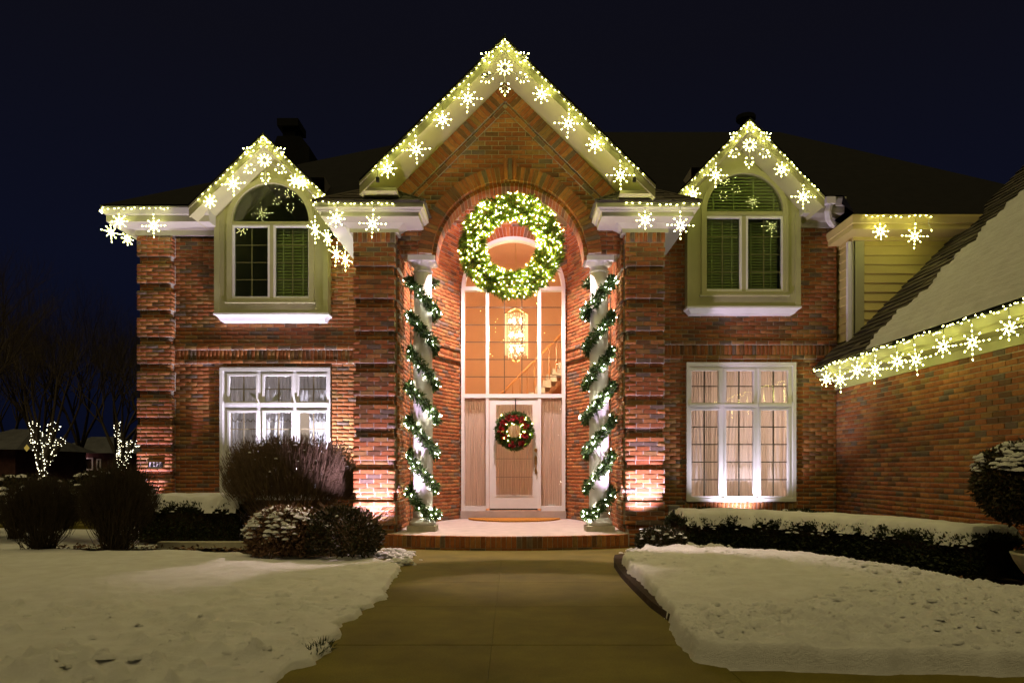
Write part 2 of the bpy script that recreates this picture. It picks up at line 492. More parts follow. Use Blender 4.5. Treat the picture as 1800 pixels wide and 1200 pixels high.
def bed_right():
    xs = np.concatenate([np.linspace(.9, 5.6, 330)[:-1], np.linspace(5.6, 7.5, 20)])
    ys = np.linspace(3.7, 11.2, 470)
    def edge(x, y):
        n = (fbm(x * 3, y * 3, 6, 3) - .5) * .14 + (fbm(x * 14, y * 14, 16, 3) - .5) * .05
        e1 = x - (1.19 - .12 * sstep((5.4 - y) / 1.0) + .03 * np.sin(y * .9) + .62 * sstep((y - 7.9) / 2.0)) + n * .6
        e2 = y - (3.98 + .10 * np.cos(x * 1.1)) + n * .6
        k = .24
        hh = np.clip(.5 + .5 * (e2 - e1) / k, 0, 1)
        e = e2 * (1 - hh) + e1 * hh - k * hh * (1 - hh)
        # the bare strip in front of the hedge towards the garage
        hed = np.interp(x, [1.2, 1.8, 2.6, 3.4, 3.75, 3.9, 4.05, 4.4, 6], [10.0, 9.55, 9.0, 8.5, 8.0, 7.1, 6.5, 6.05, 5.6]) - y + n * 1.6
        return np.minimum(e, hed)
    def z(x, y):
        d = edge(x, y)
        base = .155 + .05 * np.exp(-((x - 2.6) / 1.4) ** 2 - ((y - 7.2) / 1.6) ** 2)
        tram = sstep((fbm(x * .55, y * .45, 51, 2) - .36) * 6) * sstep((8.3 - y) / 1.2)
        rough = (fbm(x * 9, y * 9, 61, 5, .66) - .5) * .115 + (fbm(x * 24, y * 24, 78, 2) - .5) * .035 + np.clip(fbm(x * 11, y * 11, 77, 3) - .54, 0, 1) * .10
        fine = (fbm(x * 3, y * 3, 21, 5) - .5) * .035
        ed = sstep(d / .06 + .10)
        return base * ed * (1 + .2 * (fbm(x * 5, y * 5, 34, 2) - .5)) + .05 * np.exp(-(d / .22) ** 2) * (fbm(x * 12, y * 12, 36, 3) - .35) * (d > .02) + (rough * (.25 + .75 * tram) + fine) * sstep((d - .02) / .25) - .03
    o = heightfield('snow_bed', xs, ys, z, lambda x, y: edge(x, y) > -.03, M['snow'])
    setting(o, 'trampled snow bed with a thick crumbling edge between the walk and the hedge')
    n = 5200; x = rng.uniform(1.1, 5.5, n); y = rng.uniform(3.95, 8.6, n)
    w = edge(x, y); k = (w > .06) & (fbm(x * 1.6, y * 1.6, 66, 3) + rng.uniform(-.12, .12, n) > .47) & (fbm(x * .55, y * .45, 51, 2) > .36)
    x, y = x[k], y[k]; r = .010 + .030 * rng.random(len(x)) ** 3
    snow_blobs('snow_clods', np.stack([x, y, z(x, y) - r * .15], -1), r, o, .75)
bed_right()
m = MB(); cp = [(1.28, 9.0), (1.17, 8.2), (1.13, 7.4), (1.12, 6.6), (1.12, 5.8), (1.16, 5.25)]
for (a, b) in zip(cp[:-1], cp[1:]): m.hexa([(a[0], a[1], -.02), (a[0] + .14, a[1], -.02), (b[0] + .14, b[1], -.02), (b[0], b[1], -.02), (a[0] + .02, a[1], .05), (a[0] + .14, a[1], .06), (b[0] + .14, b[1], .06), (b[0] + .02, b[1], .05)])
setting(m.build('turf_edge', M['mulch']), 'dark cut turf edge between the walk and the snow bed')

# far ground: dim snow beyond the bushes, and a road strip
o = heightfield('snow_field', np.linspace(-60, -4.2, 90), np.linspace(10.3, 34, 60), lambda x, y: -.03 + .10 * (fbm(x * .3, y * .3, 4, 3) - .5),
                lambda x, y: (y < 13.2) | (x < -7.5), M['snow'])
setting(o, 'dim snow covered yard beyond the dark bushes')
m = MB(); m.box(-90, -7.6, 13.6, 16.2, -.02, .055); setting(m.build('driveway', M['concrete']), 'dark neighbouring driveway behind the bushes')

# ------------------------------------------------------------------ the house
HOUSE_LOC = (0, 11.5, 0)
house = thing('brick_house', 'two storey red brick house with lit gables, arched porch and garage wing', 'house', HOUSE_LOC)
BH, BL, HD = .0677, .2032, .0585
BRK = []
mort = MB()
Zax = Vector((0, 0, 1))
def brick(O, U, N, u0, u1, v0, v1, proud=.008, depth=.03, full=False):
    BRK.append((O, U, N, u0, u1, v0, v1, proud + random.uniform(-.0018, .0022), depth, full))
def wall(O, U, N, z0, z1, iv, proud=0.0, depth=.03, thick=.16, z_of=None, mortar_inset=0.0, phase=0, nomortar=False):
    """running bond: iv(v) gives the brick intervals of the course at height v"""
    O, U, N = Vector(O), Vector(U), Vector(N)
    n = max(1, int(round((z1 - z0) / BH))); h = (z1 - z0) / n
    Of = O + N * proud
    for r in range(n):
        va = z0 + r * h; vm = va + h / 2
        off = (BL / 2 if (r + phase) % 2 else 0.0) + random.uniform(-.004, .004)
        for a, b in iv(vm):
            if b - a < .01: continue
            if not nomortar:
                p = [Of + U * uu + Zax * zz - N * dd for zz in (va, va + h) for (uu, dd) in ((a + mortar_inset, 0), (b - mortar_inset, 0), (b - mortar_inset, thick), (a + mortar_inset, thick))]
                mort.hexa(p)
            k = math.floor((a - off) / BL)
            while k * BL + off < b:
                s = k * BL + off + .005; e_ = s + BL - .011
                s2, e2 = max(s, a), min(e_, b)
                if e2 - s2 > .02:
                    brick(Of, U, N, s2, e2, va + .0054, va + h - .0054, .008, depth, (e2 - s2) > .185)
                k += 1
UX, NF = (1, 0, 0), (0, -1, 0)
XL = X(243, D_CP); XR = 5.43
def cut(a, b, holes, v):
    iv = [(a, b)]
    for (h0, h1, v0, v1) in holes:
        if v0 < v < v1:
            nv = []
            for p, q in iv:
                if h1 <= p or h0 >= q: nv.append((p, q)); continue
                if h0 > p: nv.append((p, h0))
                if h1 < q: nv.append((h1, q))
            iv = nv
    return iv
def soldier(O, U, N, u0, u1, z0, z1, proud, w=BH, depth=.05, name=None):
    """bricks standing on end, side by side"""
    O, U, N = Vector(O), Vector(U), Vector(N)
    n = max(1, int(round((u1 - u0) / w))); w = (u1 - u0) / n
    p = [O + U * uu + Zax * zz + N * dd for zz in (z0, z1) for (uu, dd) in ((u0, proud), (u1, proud), (u1, -.02), (u0, -.02))]
    mort.hexa(p)
    for k in range(n):
        brick(O, U, N, u0 + k * w + .004, u0 + (k + 1) * w - .004, z0 + .004, z1 - .004, proud + .007, depth)

# openings in the main walls
LW = (X(388, D_ML), X(581.5, D_ML), Z(878, D_ML), Z(647, D_ML))
RW = (X(1205.7, D_MR), X(1397.6, D_MR), Z(881, D_MR), Z(637.4, D_MR))
D_BL, D_BR = D_ML - .25, D_MR - .25
LB = (X(379, D_BL) + .06, X(575, D_BL) - .06, Z(545, D_BL), Z(375, D_BL))
RB = (X(1210, D_BR) + .06, X(1405, D_BR) - .06, Z(535, D_BR), Z(360, D_BR))
PLo, PLi = X(622, D_P), X(695, D_P)
PRi, PRo = X(1099, D_P), X(1168, D_P)
ZF = 5.16                                   # frieze bottom of the main walls
BELT = (2.965, 3.238)
def belt(v): return BELT[0] < v < BELT[1]
wall((0, D_ML, 0), UX, NF, 0, ZF, lambda v: cut(X(300, D_ML), PLo + .1, [LW, LB], v))
wall((0, D_MR, 0), UX, NF, 0, ZF, lambda v: cut(PRo - .1, XR, [RW, RB], v), phase=1)
for (a, b, D, win) in ((X(305, D_ML), PLo - .02, D_ML, LW), (PRo + .02, XR - .01, D_MR, RW)):
    O = (0, D, 0)
    wall(O, UX, NF, BELT[0], BELT[0] + BH, lambda v: [(a, b)], proud=.035, thick=.05)
    soldier(O, UX, NF, a, b, BELT[0] + BH, BELT[1] - BH * .5, .022)
    wall(O, UX, NF, BELT[1] - BH * .5, BELT[1] + BH * .5, lambda v: [(a, b)], proud=.05, thick=.07)
    soldier(O, UX, NF, win[0] - .02, win[1] + .02, win[2] - .16, win[2] - .012, .02)

# quoins: five-course blocks with two recessed courses between them
def quoin(O, U, N, u0, u1, ztop, zend, step, inset, depth=.1, first=None, ins2=None):
    z = ztop
    i0, i1 = (inset, inset) if ins2 is None else ins2
    blk = step * 5 / 7
    while z > zend:
        zb = max(z - blk, zend)
        if z - zb > .05: wall(O, U, N, zb, z, lambda v: [(u0, u1)], proud=.04, depth=depth, thick=.2, mortar_inset=.008)
        zc = max(zb - (step - blk), zend)
        if zb - zc > .02: wall(O, U, N, zc, zb, lambda v: [(u0 + i0, u1 - i1)], proud=0, depth=depth * .8, thick=.2, mortar_inset=.008, phase=1)
        z = zc
stepC = 47.0 * D_CP / F
quoin((0, D_CP, 0), UX, NF, XL, X(305, D_CP), Z(451.7, D_CP) + stepC * 5 / 7, .0, stepC, .035)
wall((0, D_CP, 0), UX, NF, Z(451.7, D_CP) + stepC * 5 / 7, ZF, lambda v: [(XL, X(305, D_CP))], proud=.02, depth=.1)
stepP = 56.7 * D_P / F
ZP1 = Z(428, D_P)
for (a, b) in ((PLo, PLi), (PRi, PRo)):
    soldier((0, D_P, 0), UX, NF, a, b, ZP1, Z(410, D_P), .05, depth=.11)
    quoin((0, D_P, 0), UX, NF, a, b, ZP1, FLOOR - .19, stepP, .03)
for (xi, sg) in ((PLi, 1), (PRi, -1)):
    O = (xi, 0, 0); U = (0, 1, 0); N = (sg, 0, 0)
    z = ZP1; blk = stepP * 5 / 7
    quoin(O, U, N, D_P + .07, D_P + .72, ZP1, FLOOR, stepP, .03, depth=.03, ins2=(0.035, .03))
    wall(O, U, N, FLOOR, 4.36, lambda v: [(D_P + .72, 12.1)], proud=-.02, thick=.2)
    wall(O, U, N, ZP1, Z(410, D_P), lambda v: [(D_P + .06, D_G + .05)], proud=.0)
# outer side walls of the pavilion, corner end wall
mort.box(PLo + .01, PLo + .13, D_P + .1, D_ML, 0, 4.6)
mort.box(PRo - .13, PRo - .01, D_P + .1, D_MR, 0, 4.6)
wall((PLo + .03, 0, 0), (0, 1, 0), (-1, 0, 0), 0, 4.6, lambda v: [(D_P + .12, D_ML)], nomortar=True)
wall((PRo - .03, 0, 0), (0, 1, 0), (1, 0, 0), 0, 4.6, lambda v: [(D_P + .12, D_MR)], nomortar=True)
mort.box(XL + .02, XL + .16, D_CP + .22, 20, 0, ZF)
mort.box(XL, XR, 19.9, 20.05, 0, ZF)

# arch wall and gable field
ACX, ACZ, AR = -.03, 4.285, 1.165
RW1 = .215
GAX, GAZ, GSL = X(888, D_G), Z(147, D_G), .995
def gable_iv(v):
    half = (GAZ - .02 - v) / GSL
    a, b = GAX - half, GAX + half
    if v < 4.93: a, b = max(a, PLi - .02), min(b, PRi + .02)
    else: a, b = max(a, -2.3), min(b, 2.3)
    iv = [(a, b)]
    r = AR + (RW1 * .55 if v > ACZ else 0)
    if v > ACZ:
        if v - ACZ < r:
            c = math.sqrt(r * r - (v - ACZ) ** 2); iv = cut(a, b, [(ACX - c, ACX + c, -9, 99)], v)
    else: iv = cut(a, b, [(ACX - AR, ACX + AR, -9, 99)], v)
    return [q for q in iv if q[1] > q[0]]
ZLINT = 4.36
wall((0, D_G, 0), UX, NF, ZLINT, GAZ - .05, gable_iv, thick=D_GB - D_G)
# voussoirs, two arch rings, each stone brick a part of its own
VOUS = []
def vous(cx, cz, r0, r1, D, proud, n, a0=0.0, a1=PI, depth=.1, back=None):
    da = (a1 - a0) / n
    mb = MB()
    mb.ring(cx, cz, r0 + .004, r1 - .004, a0, a1, 40, D - proud + .008, D + .06 if back is None else back)
    for q in mb.f: mort.f.append(tuple(i + len(mort.v) for i in q))
    mort.v.extend(mb.v)
    for k in range(n):
        VOUS.append((cx, cz, r0, r1, a0 + k * da + .0045 / r1, a0 + (k + 1) * da - .0045 / r1, D - proud - random.uniform(0, .003), D + depth))
a_l = math.asin((ZLINT + .01 - ACZ) / (AR + .1))
vous(ACX, ACZ, AR + .012, AR + RW1, D_G, .04, 61, a_l, PI - a_l)
# soffit ring of the arch (set back, shows the arch's thickness)
vous(ACX, ACZ, AR - .045, AR + .006, D_G + .05, .0, 56, 0.0, PI, depth=D_GB - D_G - .06, back=D_GB)
# keystone, slightly longer bricks
for k in range(3):
    x0 = ACX - .10 + k * .068
    brick(Vector((0, D_G, 0)), Vector(UX), Vector(NF), x0, x0 + .06, ACZ + AR + .02, ACZ + AR + RW1 + .12, .062, .1)
# lintels on the columns
for (a, b) in ((PLi - .03, ACX - AR - .01), (ACX + AR + .01, PRi + .03)):
    mort.box(a, b, D_G + .012, D_GB, ZLINT - .004, ZLINT + .1)
# rake bands: bricks across the slope, then stretchers along it
RAKE = []
for sg in (-1, 1):
    t = Vector((sg * 1 / math.hypot(1, GSL), 0, -GSL / math.hypot(1, GSL)))      # down the slope
    nrm = Vector((-t.z * sg * -1, 0, 0))
    q = Vector((-sg * GSL / math.hypot(1, GSL), 0, -1 / math.hypot(1, GSL)))       # into the gable
    A = Vector((GAX, D_G, GAZ))
    L = 2.72; n = int(L / BH)
    for k in range(n):
        s0 = .0 + k * BH + (.20 if k == 0 else 0) * 0
        RAKE.append((A + t * (s0 + BH / 2 + .02) + q * .10, t * (BH / 2 - .0045), q * .098, .055))
    n2 = int(L / BL)
    for k in range(n2):
        RAKE.append((A + t * (.28 + (k + .5) * BL) + q * .262, t * (BL / 2 - .005), q * .027, .032))
    for (o0, o1, pr) in ((0.0, .203, .046), (.228, .296, .024)):
        c = [A + t * s + q * w_ for (s, w_) in ((0 if o0 == 0 else .23, o0), (L, o0), (L, o1), (.21 if o0 == 0 else .30, o1))]
        mort.prism([Vector((p.x, D_G - pr, p.z)) for p in c], (0, pr + .02, 0))

# porch side walls, splays and door wall
ZC = 6.2
for (xi, sg) in ((PLi, -1), (PRi, 1)):
    N = (-sg, 0, 0)
    wall((xi + sg * .005, 0, 0), (0, 1, 0), N, 4.36, ZC, lambda v: [(D_GB, 12.1)] if v < 5.12 else [], thick=.2)
    x0, y0 = xi + sg * -.0, 12.1
    x1, y1 = (X(808, D_D) if sg < 0 else X(997, D_D)), D_D - .02
    U = Vector((x1 - x0, y1 - y0, 0)); Ln = U.length; U.normalize()
    Nn = Vector((U.y, -U.x, 0)) if sg < 0 else Vector((-U.y, U.x, 0))
    if Nn.y > 0: Nn = -Nn
    O = Vector((x0, y0, 0))
    b0, b1 = 3.16, 3.425
    wall(O, U, Nn, FLOOR, b0, lambda v: [(0, Ln)], thick=.2)
    wall(O, U, Nn, b1, ZC, lambda v: [(max(0, (v - 5.12) / .70 * Ln) if v > 5.12 else 0, Ln)] if v < 5.80 else [], thick=.2, phase=1)
    wall(O, U, Nn, b0, b0 + BH * .9, lambda v: [(0, Ln + .02)], proud=.035, thick=.2)
    soldier(O, U, Nn, 0, Ln + .01, b0 + BH * .9, b1 - BH * .9, .012)
    mort.hexa([O + U * uu + Zax * zz - Nn * dd for zz in (b0, b1) for (uu, dd) in ((0, 0), (Ln, 0), (Ln, .2), (0, .2))])
    wall(O, U, Nn, b1 - BH * .9, b1, lambda v: [(0, Ln + .02)], proud=.035, thick=.2)
DCX, DCZ, DRR = X(902.5, D_D), Z(508, D_D), (X(993, D_D) - X(812, D_D)) / 2
def door_iv(v):
    a, b = X(806, D_D) - .1, X(999, D_D) + .1
    if v > 5.6: a, b = max(a, -.12 - (6.84 - v)), min(b, -.08 + (6.84 - v))
    if v < DCZ: return cut(a, b, [(DCX - DRR, DCX + DRR, -9, 99)], v)
    r = DRR + .1
    if v - DCZ < r:
        c = math.sqrt(r * r - (v - DCZ) ** 2); return cut(a, b, [(DCX - c, DCX + c, -9, 99)], v)
    return [(a, b)]
wall((0, D_D, 0), UX, NF, FLOOR, 6.7, door_iv, thick=.2)
vous(DCX, DCZ, DRR + .01, DRR + .2, D_D, .03, 50, 0, PI)

# garage wing wall (faces the walk)
wall((XR, 0, 0), (0, 1, 0), (-1, 0, 0), 0, 2.46, lambda v: [(5.3, D_MR - .001)], thick=.18)
mort.box(XR, XR + .2, 4.6, 5.3, 0, 2.46)
mort.box(XR + .2, 10.5, 4.6, 4.8, 0, 2.46)

mort.build('wall', M['mortar'], house)

# --- choose the 300 bricks that show largest; the rest is one part
cl = .0022
UV = [(-.5, 1, -.5), (.5, 1, -.5), (.5, 1, .5), (-.5, 1, .5), (-.49, 0, -.47), (.49, 0, -.47), (.49, 0, .47), (-.49, 0, .47), (-.5, .08, -.5), (.5, .08, -.5), (.5, .08, .5), (-.5, .08, .5)]
UFc = [(4, 5, 6, 7), (8, 9, 5, 4), (9, 10, 6, 5), (10, 11, 7, 6), (11, 8, 4, 7), (0, 1, 9, 8), (1, 2, 10, 9), (2, 3, 11, 10), (3, 0, 8, 11)]
ume = bpy.data.meshes.new('brick'); ume.from_pydata(UV, [], UFc); ume.materials.append(M['brick']); ume.update()
def brick_matrix(b):
    O, U, N, u0, u1, v0, v1, pr, dp, full = b
    c = O + U * ((u0 + u1) / 2) + Zax * ((v0 + v1) / 2) + N * pr
    m = Matrix.Identity(4)
    for i in range(3):
        m[i][0] = U[i] * (u1 - u0); m[i][1] = -N[i] * dp; m[i][2] = Zax[i] * (v1 - v0); m[i][3] = c[i]
    return m
scored = []
for i, b in enumerate(BRK):
    if not b[9]: continue
    O, U, N, u0, u1, v0, v1, pr, dp, full = b
    p = O + U * ((u0 + u1) / 2) + Zax * ((v0 + v1) / 2)
    if p.y < 1: continue
    px, py = proj(p)
    if px < 0 or px > 1798 or py < 0: continue
    if px > 1685 and 765 < py < 1010: continue            # behind the clipped ball
    if py > 900 and px > 1180: continue                    # behind the hedge
    if -Vector((p.x, p.y, p.z - EYE)).dot(N) <= 0: continue
    q0 = proj(p - U * .1); q1 = proj(p + U * .1)
    if p.y > 11.2 and abs(p.x) < 2.0 and abs(N.y) < .9: continue   # deep in the porch
    scored.append((abs(q1[0] - q0[0]) * F * HD / p.y, i))
scored.sort(reverse=True)
top = set(i for _, i in scored[:300])
uvn = np.array(UV)
allv = []; nb = 0
for i, b in enumerate(BRK):
    mt = brick_matrix(b)
    if i in top:
        link(bpy.data.objects.new('brick', ume), house, mt)
    else:
        A = np.array(mt); allv.append(uvn @ A[:3, :3].T + A[:3, 3]); nb += 1
V = np.concatenate(allv)
fq = np.array(UFc); FQ = (fq[None] + (np.arange(nb) * 12)[:, None, None]).ravel()
np_mesh('brickwork', V, FQ, 4, M['brick'], house, kind='stuff')
for (cx, cz, r0, r1, a, b_, y0, y1) in VOUS:
    m = MB()
    m.xz([(cx + r * math.cos(t), cz + r * math.sin(t)) for r, t in ((r0, a), (r1, a), (r1, b_), (r0, b_))], y0, y1)
    m.build('arch_brick', M['brick'], house)
for (c, hu, hv, pr) in RAKE:
    m = MB()
    m.prism([Vector((p.x, D_G - pr - random.uniform(0, .003), p.z)) for p in (c - hu - hv, c + hu - hv, c + hu + hv, c - hu + hv)], (0, pr - .02, 0))
    m.build('gable_brick', M['brick'], house)

# ------------------------------------------------------------------ windows
def bar(m, x0, x1, z0, z1, y0, y1): m.box(min(x0, x1), max(x0, x1), y0, y1, min(z0, z1), max(z0, z1))
def frame_ring(m, x0, x1, z0, z1, w, y0, y1):
    m.box(x0, x0 + w, y0, y1, z0, z1); m.box(x1 - w, x1, y0, y1, z0, z1)
    m.box(x0 + w, x1 - w, y0, y1, z0, z0 + w); m.box(x0 + w, x1 - w, y0, y1, z1 - w, z1)
def grid_window(D, outer, cols, rows, hm, label, glass, bars, sills=True):
    x0, x1 = X(outer[0], D), X(outer[2], D); zt, zb = Z(outer[1], D), Z(outer[3], D)
    f = MB(); sw = .035
    cx = [(X(a, D), X(b, D)) for a, b in cols]; rz = [(Z(b, D), Z(a, D)) for a, b in rows]   # (low, high), from the top row down
    frame_ring(f, x0, x1, zb, zt, .055, D - .055, D + .08)
    fx = [x0 + .055] + [v for c in cx for v in (c[0] - sw, c[1] + sw)] + [x1 - .055]
    for a, b in zip(fx[::2], fx[1::2]):
        if b > a + .002: f.box(a, b, D - .028, D + .08, zb + .055, zt - .055)
    fz = [zt - .055] + [v for r in rz for v in (r[1] + sw, r[0] - sw)] + [zb + .055]
    for (a, b) in cx:
        for hi, lo in zip(fz[::2], fz[1::2]):
            if hi > lo + .002: f.box(a - sw, b + sw, D - .028, D + .08, lo, hi)
    if sills:
        for (a, b) in cx: f.box(a - sw - .01, b + sw + .01, D - .068, D - .03, rz[0][0] - sw - .035, rz[0][0] - sw + .01)
    win = f.build('window', M['white'], house, label=label)
    for r, (lo, hi) in enumerate(rz):
        for (a, b) in cx:
            s = MB(); frame_ring(s, a - sw, b + sw, lo - sw, hi + sw, sw, D - .042, D + .03); s.build('sash', M['white'], win)
            p = MB(); p.box(a, b, D + .0, D + .006, lo, hi); p.build('pane', glass, win)
            u = MB(); w = .011
            zs = [Z(v, D) for v in hm[r]]
            u.box((a + b) / 2 - w, (a + b) / 2 + w, D + .010, D + .022, lo, hi)
            for zz in zs: u.box(a, b, D + .012, D + .020, zz - w * .8, zz + w * .8)
            u.build('muntin', bars, win)
    return win
grid_window(D_MR, (1205.7, 637.4, 1397.6, 881), [(1214.6, 1262), (1275.5, 1323), (1336, 1383.5)], [(652, 708), (721, 871.5)], [[678.6], [750, 780.7, 811.6, 842.5]],
            'white six light window with pink lit curtains beside the garage wing', M['glass'], M['muntin_dark'])
grid_window(D_ML, (388, 647, 581.7, 878), [(404.7, 451.5), (466, 513.5), (527, 574.4)], [(661, 705.6), (725, 868)], [[683.7], [754, 785, 816, 847]],
            'white six light window half hidden by the round twiggy shrub', M['glass'], M['muntin_gold'])

# bays with an arched light over two casements, under their own little gable
def gable_roof(ax, az, xl, xr, zl, zr, yf, yb, fasc, roof_th=.03, soff=.05, fd=.035):
    """sloped slabs both sides of the apex: soffit, roof skin, fascia board; returned as three builders"""
    so, ro, fa = MB(), MB(), MB()
    for (xe, ze) in ((xl, zl), (xr, zr)):
        P = lambda o: [(ax, az + o), (xe, ze + o)]
        def slab(mb, o0, o1, y0, y1):
            a, b = P(o0); c, d = P(o1)
            mb.xz([a, b, d, c], y0, y1)
        slab(ro, 0.0, roof_th, yf - .03, yb)
        slab(so, -fasc + .03, -fasc + .03 + soff, yf + fd + .002, yb)
        slab(fa, -fasc, -.045, yf, yf + fd)
        slab(fa, -.043, -.002, yf - .022, yf + fd)
    return so, ro, fa

def bay(D, px0, px1, sill_top, sill_bot, casing, spring, panes, pane_y, archr, apex, le, re, D_wall, lbl, blinds):
    x0, x1 = X(px0, D), X(px1, D); zb = Z(sill_top, D)
    cx = (X(casing[0], D) + X(casing[1], D)) / 2; Rc = (X(casing[1], D) - X(casing[0], D)) / 2
    zs = Z(spring, D); cz0 = Z(casing[2], D)
    ax, az = X(apex[0], D - .6), Z(apex[1], D - .6)
    sl = (apex[1] - le[1]) / (le[0] - apex[0])
    fasc = .17
    def ztop(x): return az - fasc - abs(x - ax) * abs(sl) + .05
    f = MB(); n = 26
    # side boards, board below, spandrels cut round the arch
    f.box(x0, cx - Rc + .01, D, D + .05, zb, ztop(x0)); f.box(cx + Rc - .01, x1, D, D + .05, zb, ztop(x1))
    f.box(cx - Rc + .01, cx + Rc - .01, D + .001, D + .05, zb, cz0 + .01)
    for i in range(n * 2):
        a = x0 + (x1 - x0) * i / (n * 2); b = x0 + (x1 - x0) * (i + 1) / (n * 2); mid = (a + b) / 2
        lo = zs + math.sqrt(max(0, (Rc - .01) ** 2 - (mid - cx) ** 2)) if abs(mid - cx) < Rc - .01 else min(ztop(x0), ztop(x1))
        hi0, hi1 = ztop(a), ztop(b)
        if min(hi0, hi1) > lo + .003: f.xz([(a, lo), (b, lo), (b, hi1), (a, hi0)], D + .001, D + .05)
    f.box(x0, x0 + .05, D + .05, D_wall + .05, zb, ztop(x0)); f.box(x1 - .05, x1, D + .05, D_wall + .05, zb, ztop(x1))
    f.box(x0 - .02, x0 + .07, D - .018, D - .001, zb, ztop(x0) - .05); f.box(x1 - .07, x1 + .02, D - .018, D - .001, zb, ztop(x1) - .05)
    by = f.build('bay', M['trim'], house, label=lbl)
    s = MB()
    zt, zl = zb + .0, Z(sill_bot, D)
    prof = [(0.03, zt), (.03, zt - .03), (-.005, zt - .045), (-.03, zt - .075), (-.06, zl)]
    for (o1, z1), (o2, z2) in zip(prof[:-1], prof[1:]):
        s.hexa([(x0 - o2, D - o2, z2), (x1 + o2, D - o2, z2), (x1 + o2, D_wall, z2), (x0 - o2, D_wall, z2),
                (x0 - o1, D - o1, z1), (x1 + o1, D - o1, z1), (x1 + o1, D_wall, z1), (x0 - o1, D_wall, z1)])
    s.build('shelf', M['white'], by)
    c = MB(); cw = .085
    c.ring(cx, zs, Rc - cw, Rc, 0, PI, 32, D - .045, D + .06)
    c.box(cx - Rc, cx - Rc + cw, D - .045, D + .06, cz0, zs); c.box(cx + Rc - cw, cx + Rc, D - .045, D + .06, cz0, zs)
    c.box(cx - Rc + cw, cx + Rc - cw, D - .045, D + .06, cz0, cz0 + .05)
    c.box(cx - Rc - .03, cx + Rc + .03, D - .06, D - .001, cz0 - .03, cz0 - .001)
    c.build('casing', M['trim'], by)
    k = MB()
    tb = Z(pane_y[0], D); pb = Z(pane_y[1], D)
    ra = X(archr, D) * 0 + archr * D / F
    zg = zs
    k.box(cx - Rc + cw, cx + Rc - cw, D - .02, D + .05, tb + .035, zg + .01)          # transom
    k.box(cx - Rc + cw, cx + Rc - cw, D - .03, D - .021, tb + .05, zg - .02)
    xs_ = [(X(a, D), X(b, D)) for a, b in panes]
    k.box(xs_[0][1] + .035, xs_[1][0] - .035, D - .03, D + .05, cz0 + .05, tb + .034)
    k.ring(cx, zg + .01, ra, Rc - cw, 0, PI, 28, D - .01, D + .05)
    k.build('frame', M['trim'], by)
    for (a, b) in xs_:
        q = MB(); frame_ring(q, a - .034, b + .034, pb - .034, tb + .034, .034, D - .03, D + .03); q.build('sash', M['white'], by)
        q = MB(); q.box(a, b, D + .004, D + .010, pb, tb); q.build('pane', M['glass_dark'], by)
        q = MB(); q.box((a + b) / 2 - .009, (a + b) / 2 + .009, D + .014, D + .024, pb, tb)
        for t in (.25, .5, .75): q.box(a, b, D + .016, D + .022, pb + (tb - pb) * t - .007, pb + (tb - pb) * t + .007)
        q.build('muntin', M['muntin_gold'], by)
    g_ = MB(); poly = [(cx + ra * math.cos(PI * i / 28), zg + .01 + ra * math.sin(PI * i / 28)) for i in range(29)]
    g_.xz(poly[::-1], D + .004, D + .010); g_.build('arched_pane', M['glass_dark'], by)
    # roof
    xl = X(le[0], D - .6); zl_ = Z(le[1], D - .6); xr = X(re[0], D - .6); zr_ = Z(re[1], D - .6)
    so, ro, fa = gable_roof(ax, az, xl, xr, zl_, zr_, D - .6, D_wall + 2.2, fasc)
    r_ = ro.build('bay_roof', M['roofdark'], house)
    so.build('soffit', M['trim'], r_); fa.build('fascia', M['trim'], r_)
    # dark room behind
    room = MB(); inward_box(room, x0 + .06, x1 - .06, D + .06, D + 2.4, zb + .02, zs + Rc + .05); room.build('room', M['roomwall'], house)
    return by, cx, zs, ra, xs_, pb, tb
def inward_box(m, x0, x1, y0, y1, z0, z1, front=False):
    v = [(x0, y0, z0), (x1, y0, z0), (x1, y1, z0), (x0, y1, z0), (x0, y0, z1), (x1, y0, z1), (x1, y1, z1), (x0, y1, z1)]
    m.add(v, [(0, 1, 2, 3), (7, 6, 5, 4), (1, 5, 6, 2), (2, 6, 7, 3), (3, 7, 4, 0)])
bayL = bay(D_BL, 379, 575, 550, 563, (400, 553, 530.5), 391, [(413, 471.7), (485, 542.7)], (400, 521.7), 66.5, (463, 237), (332, 363), (592, 362), D_ML,
           'cream box bay with dark arched window under the gable nearest the chimney', None)
bayR = bay(D_BR, 1210, 1405, 538.5, 550, (1232, 1384, 518), 373, [(1241, 1299.5), (1313.8, 1372.4)], (384.6, 508.8), 66.5, (1317.5, 210), (1187, 345), (1449, 346), D_MR,
           'cream box bay with slatted blinds under the gable beside the garage wing', None)

# ------------------------------------------------------------------ cornices, roofs
def cornice(name, path, offs, prof, mat, parent, label=None):
    """profile (out, z) swept along plan points; offs = mitre vectors"""
    m = MB(); n = len(prof); base = 0
    for (px, py), (ox, oy) in zip(path, offs):
        for o, z in prof: m.v.append((px + ox * o, py + oy * o, z))
    for i in range(len(path) - 1):
        for k in range(n):
            a = i * n + k; b = i * n + (k + 1) % n
            m.f.append((a, b, b + n, a + n))
    m.f.append(tuple(range(n))[::-1]); m.f.append(tuple((len(path) - 1) * n + k for k in range(n)))
    return m.build(name, mat, parent, label=label)
PC = [(-.02, 4.60), (.055, 4.60), (.055, 4.66), (.10, 4.685), (.16, 4.714), (.42, 4.714), (.42, 4.775), (.455, 4.778), (.47, 4.80), (.50, 4.815), (.50, 4.88), (-.02, 4.88)]
cornice('cornice', [(PLo, D_ML), (PLo, D_P), (PLi, D_P), (PLi, D_G + .05)], [(-.9, 0), (-.9, -1), (.95, -1), (.95, 0)], PC, M['cornice'], house)
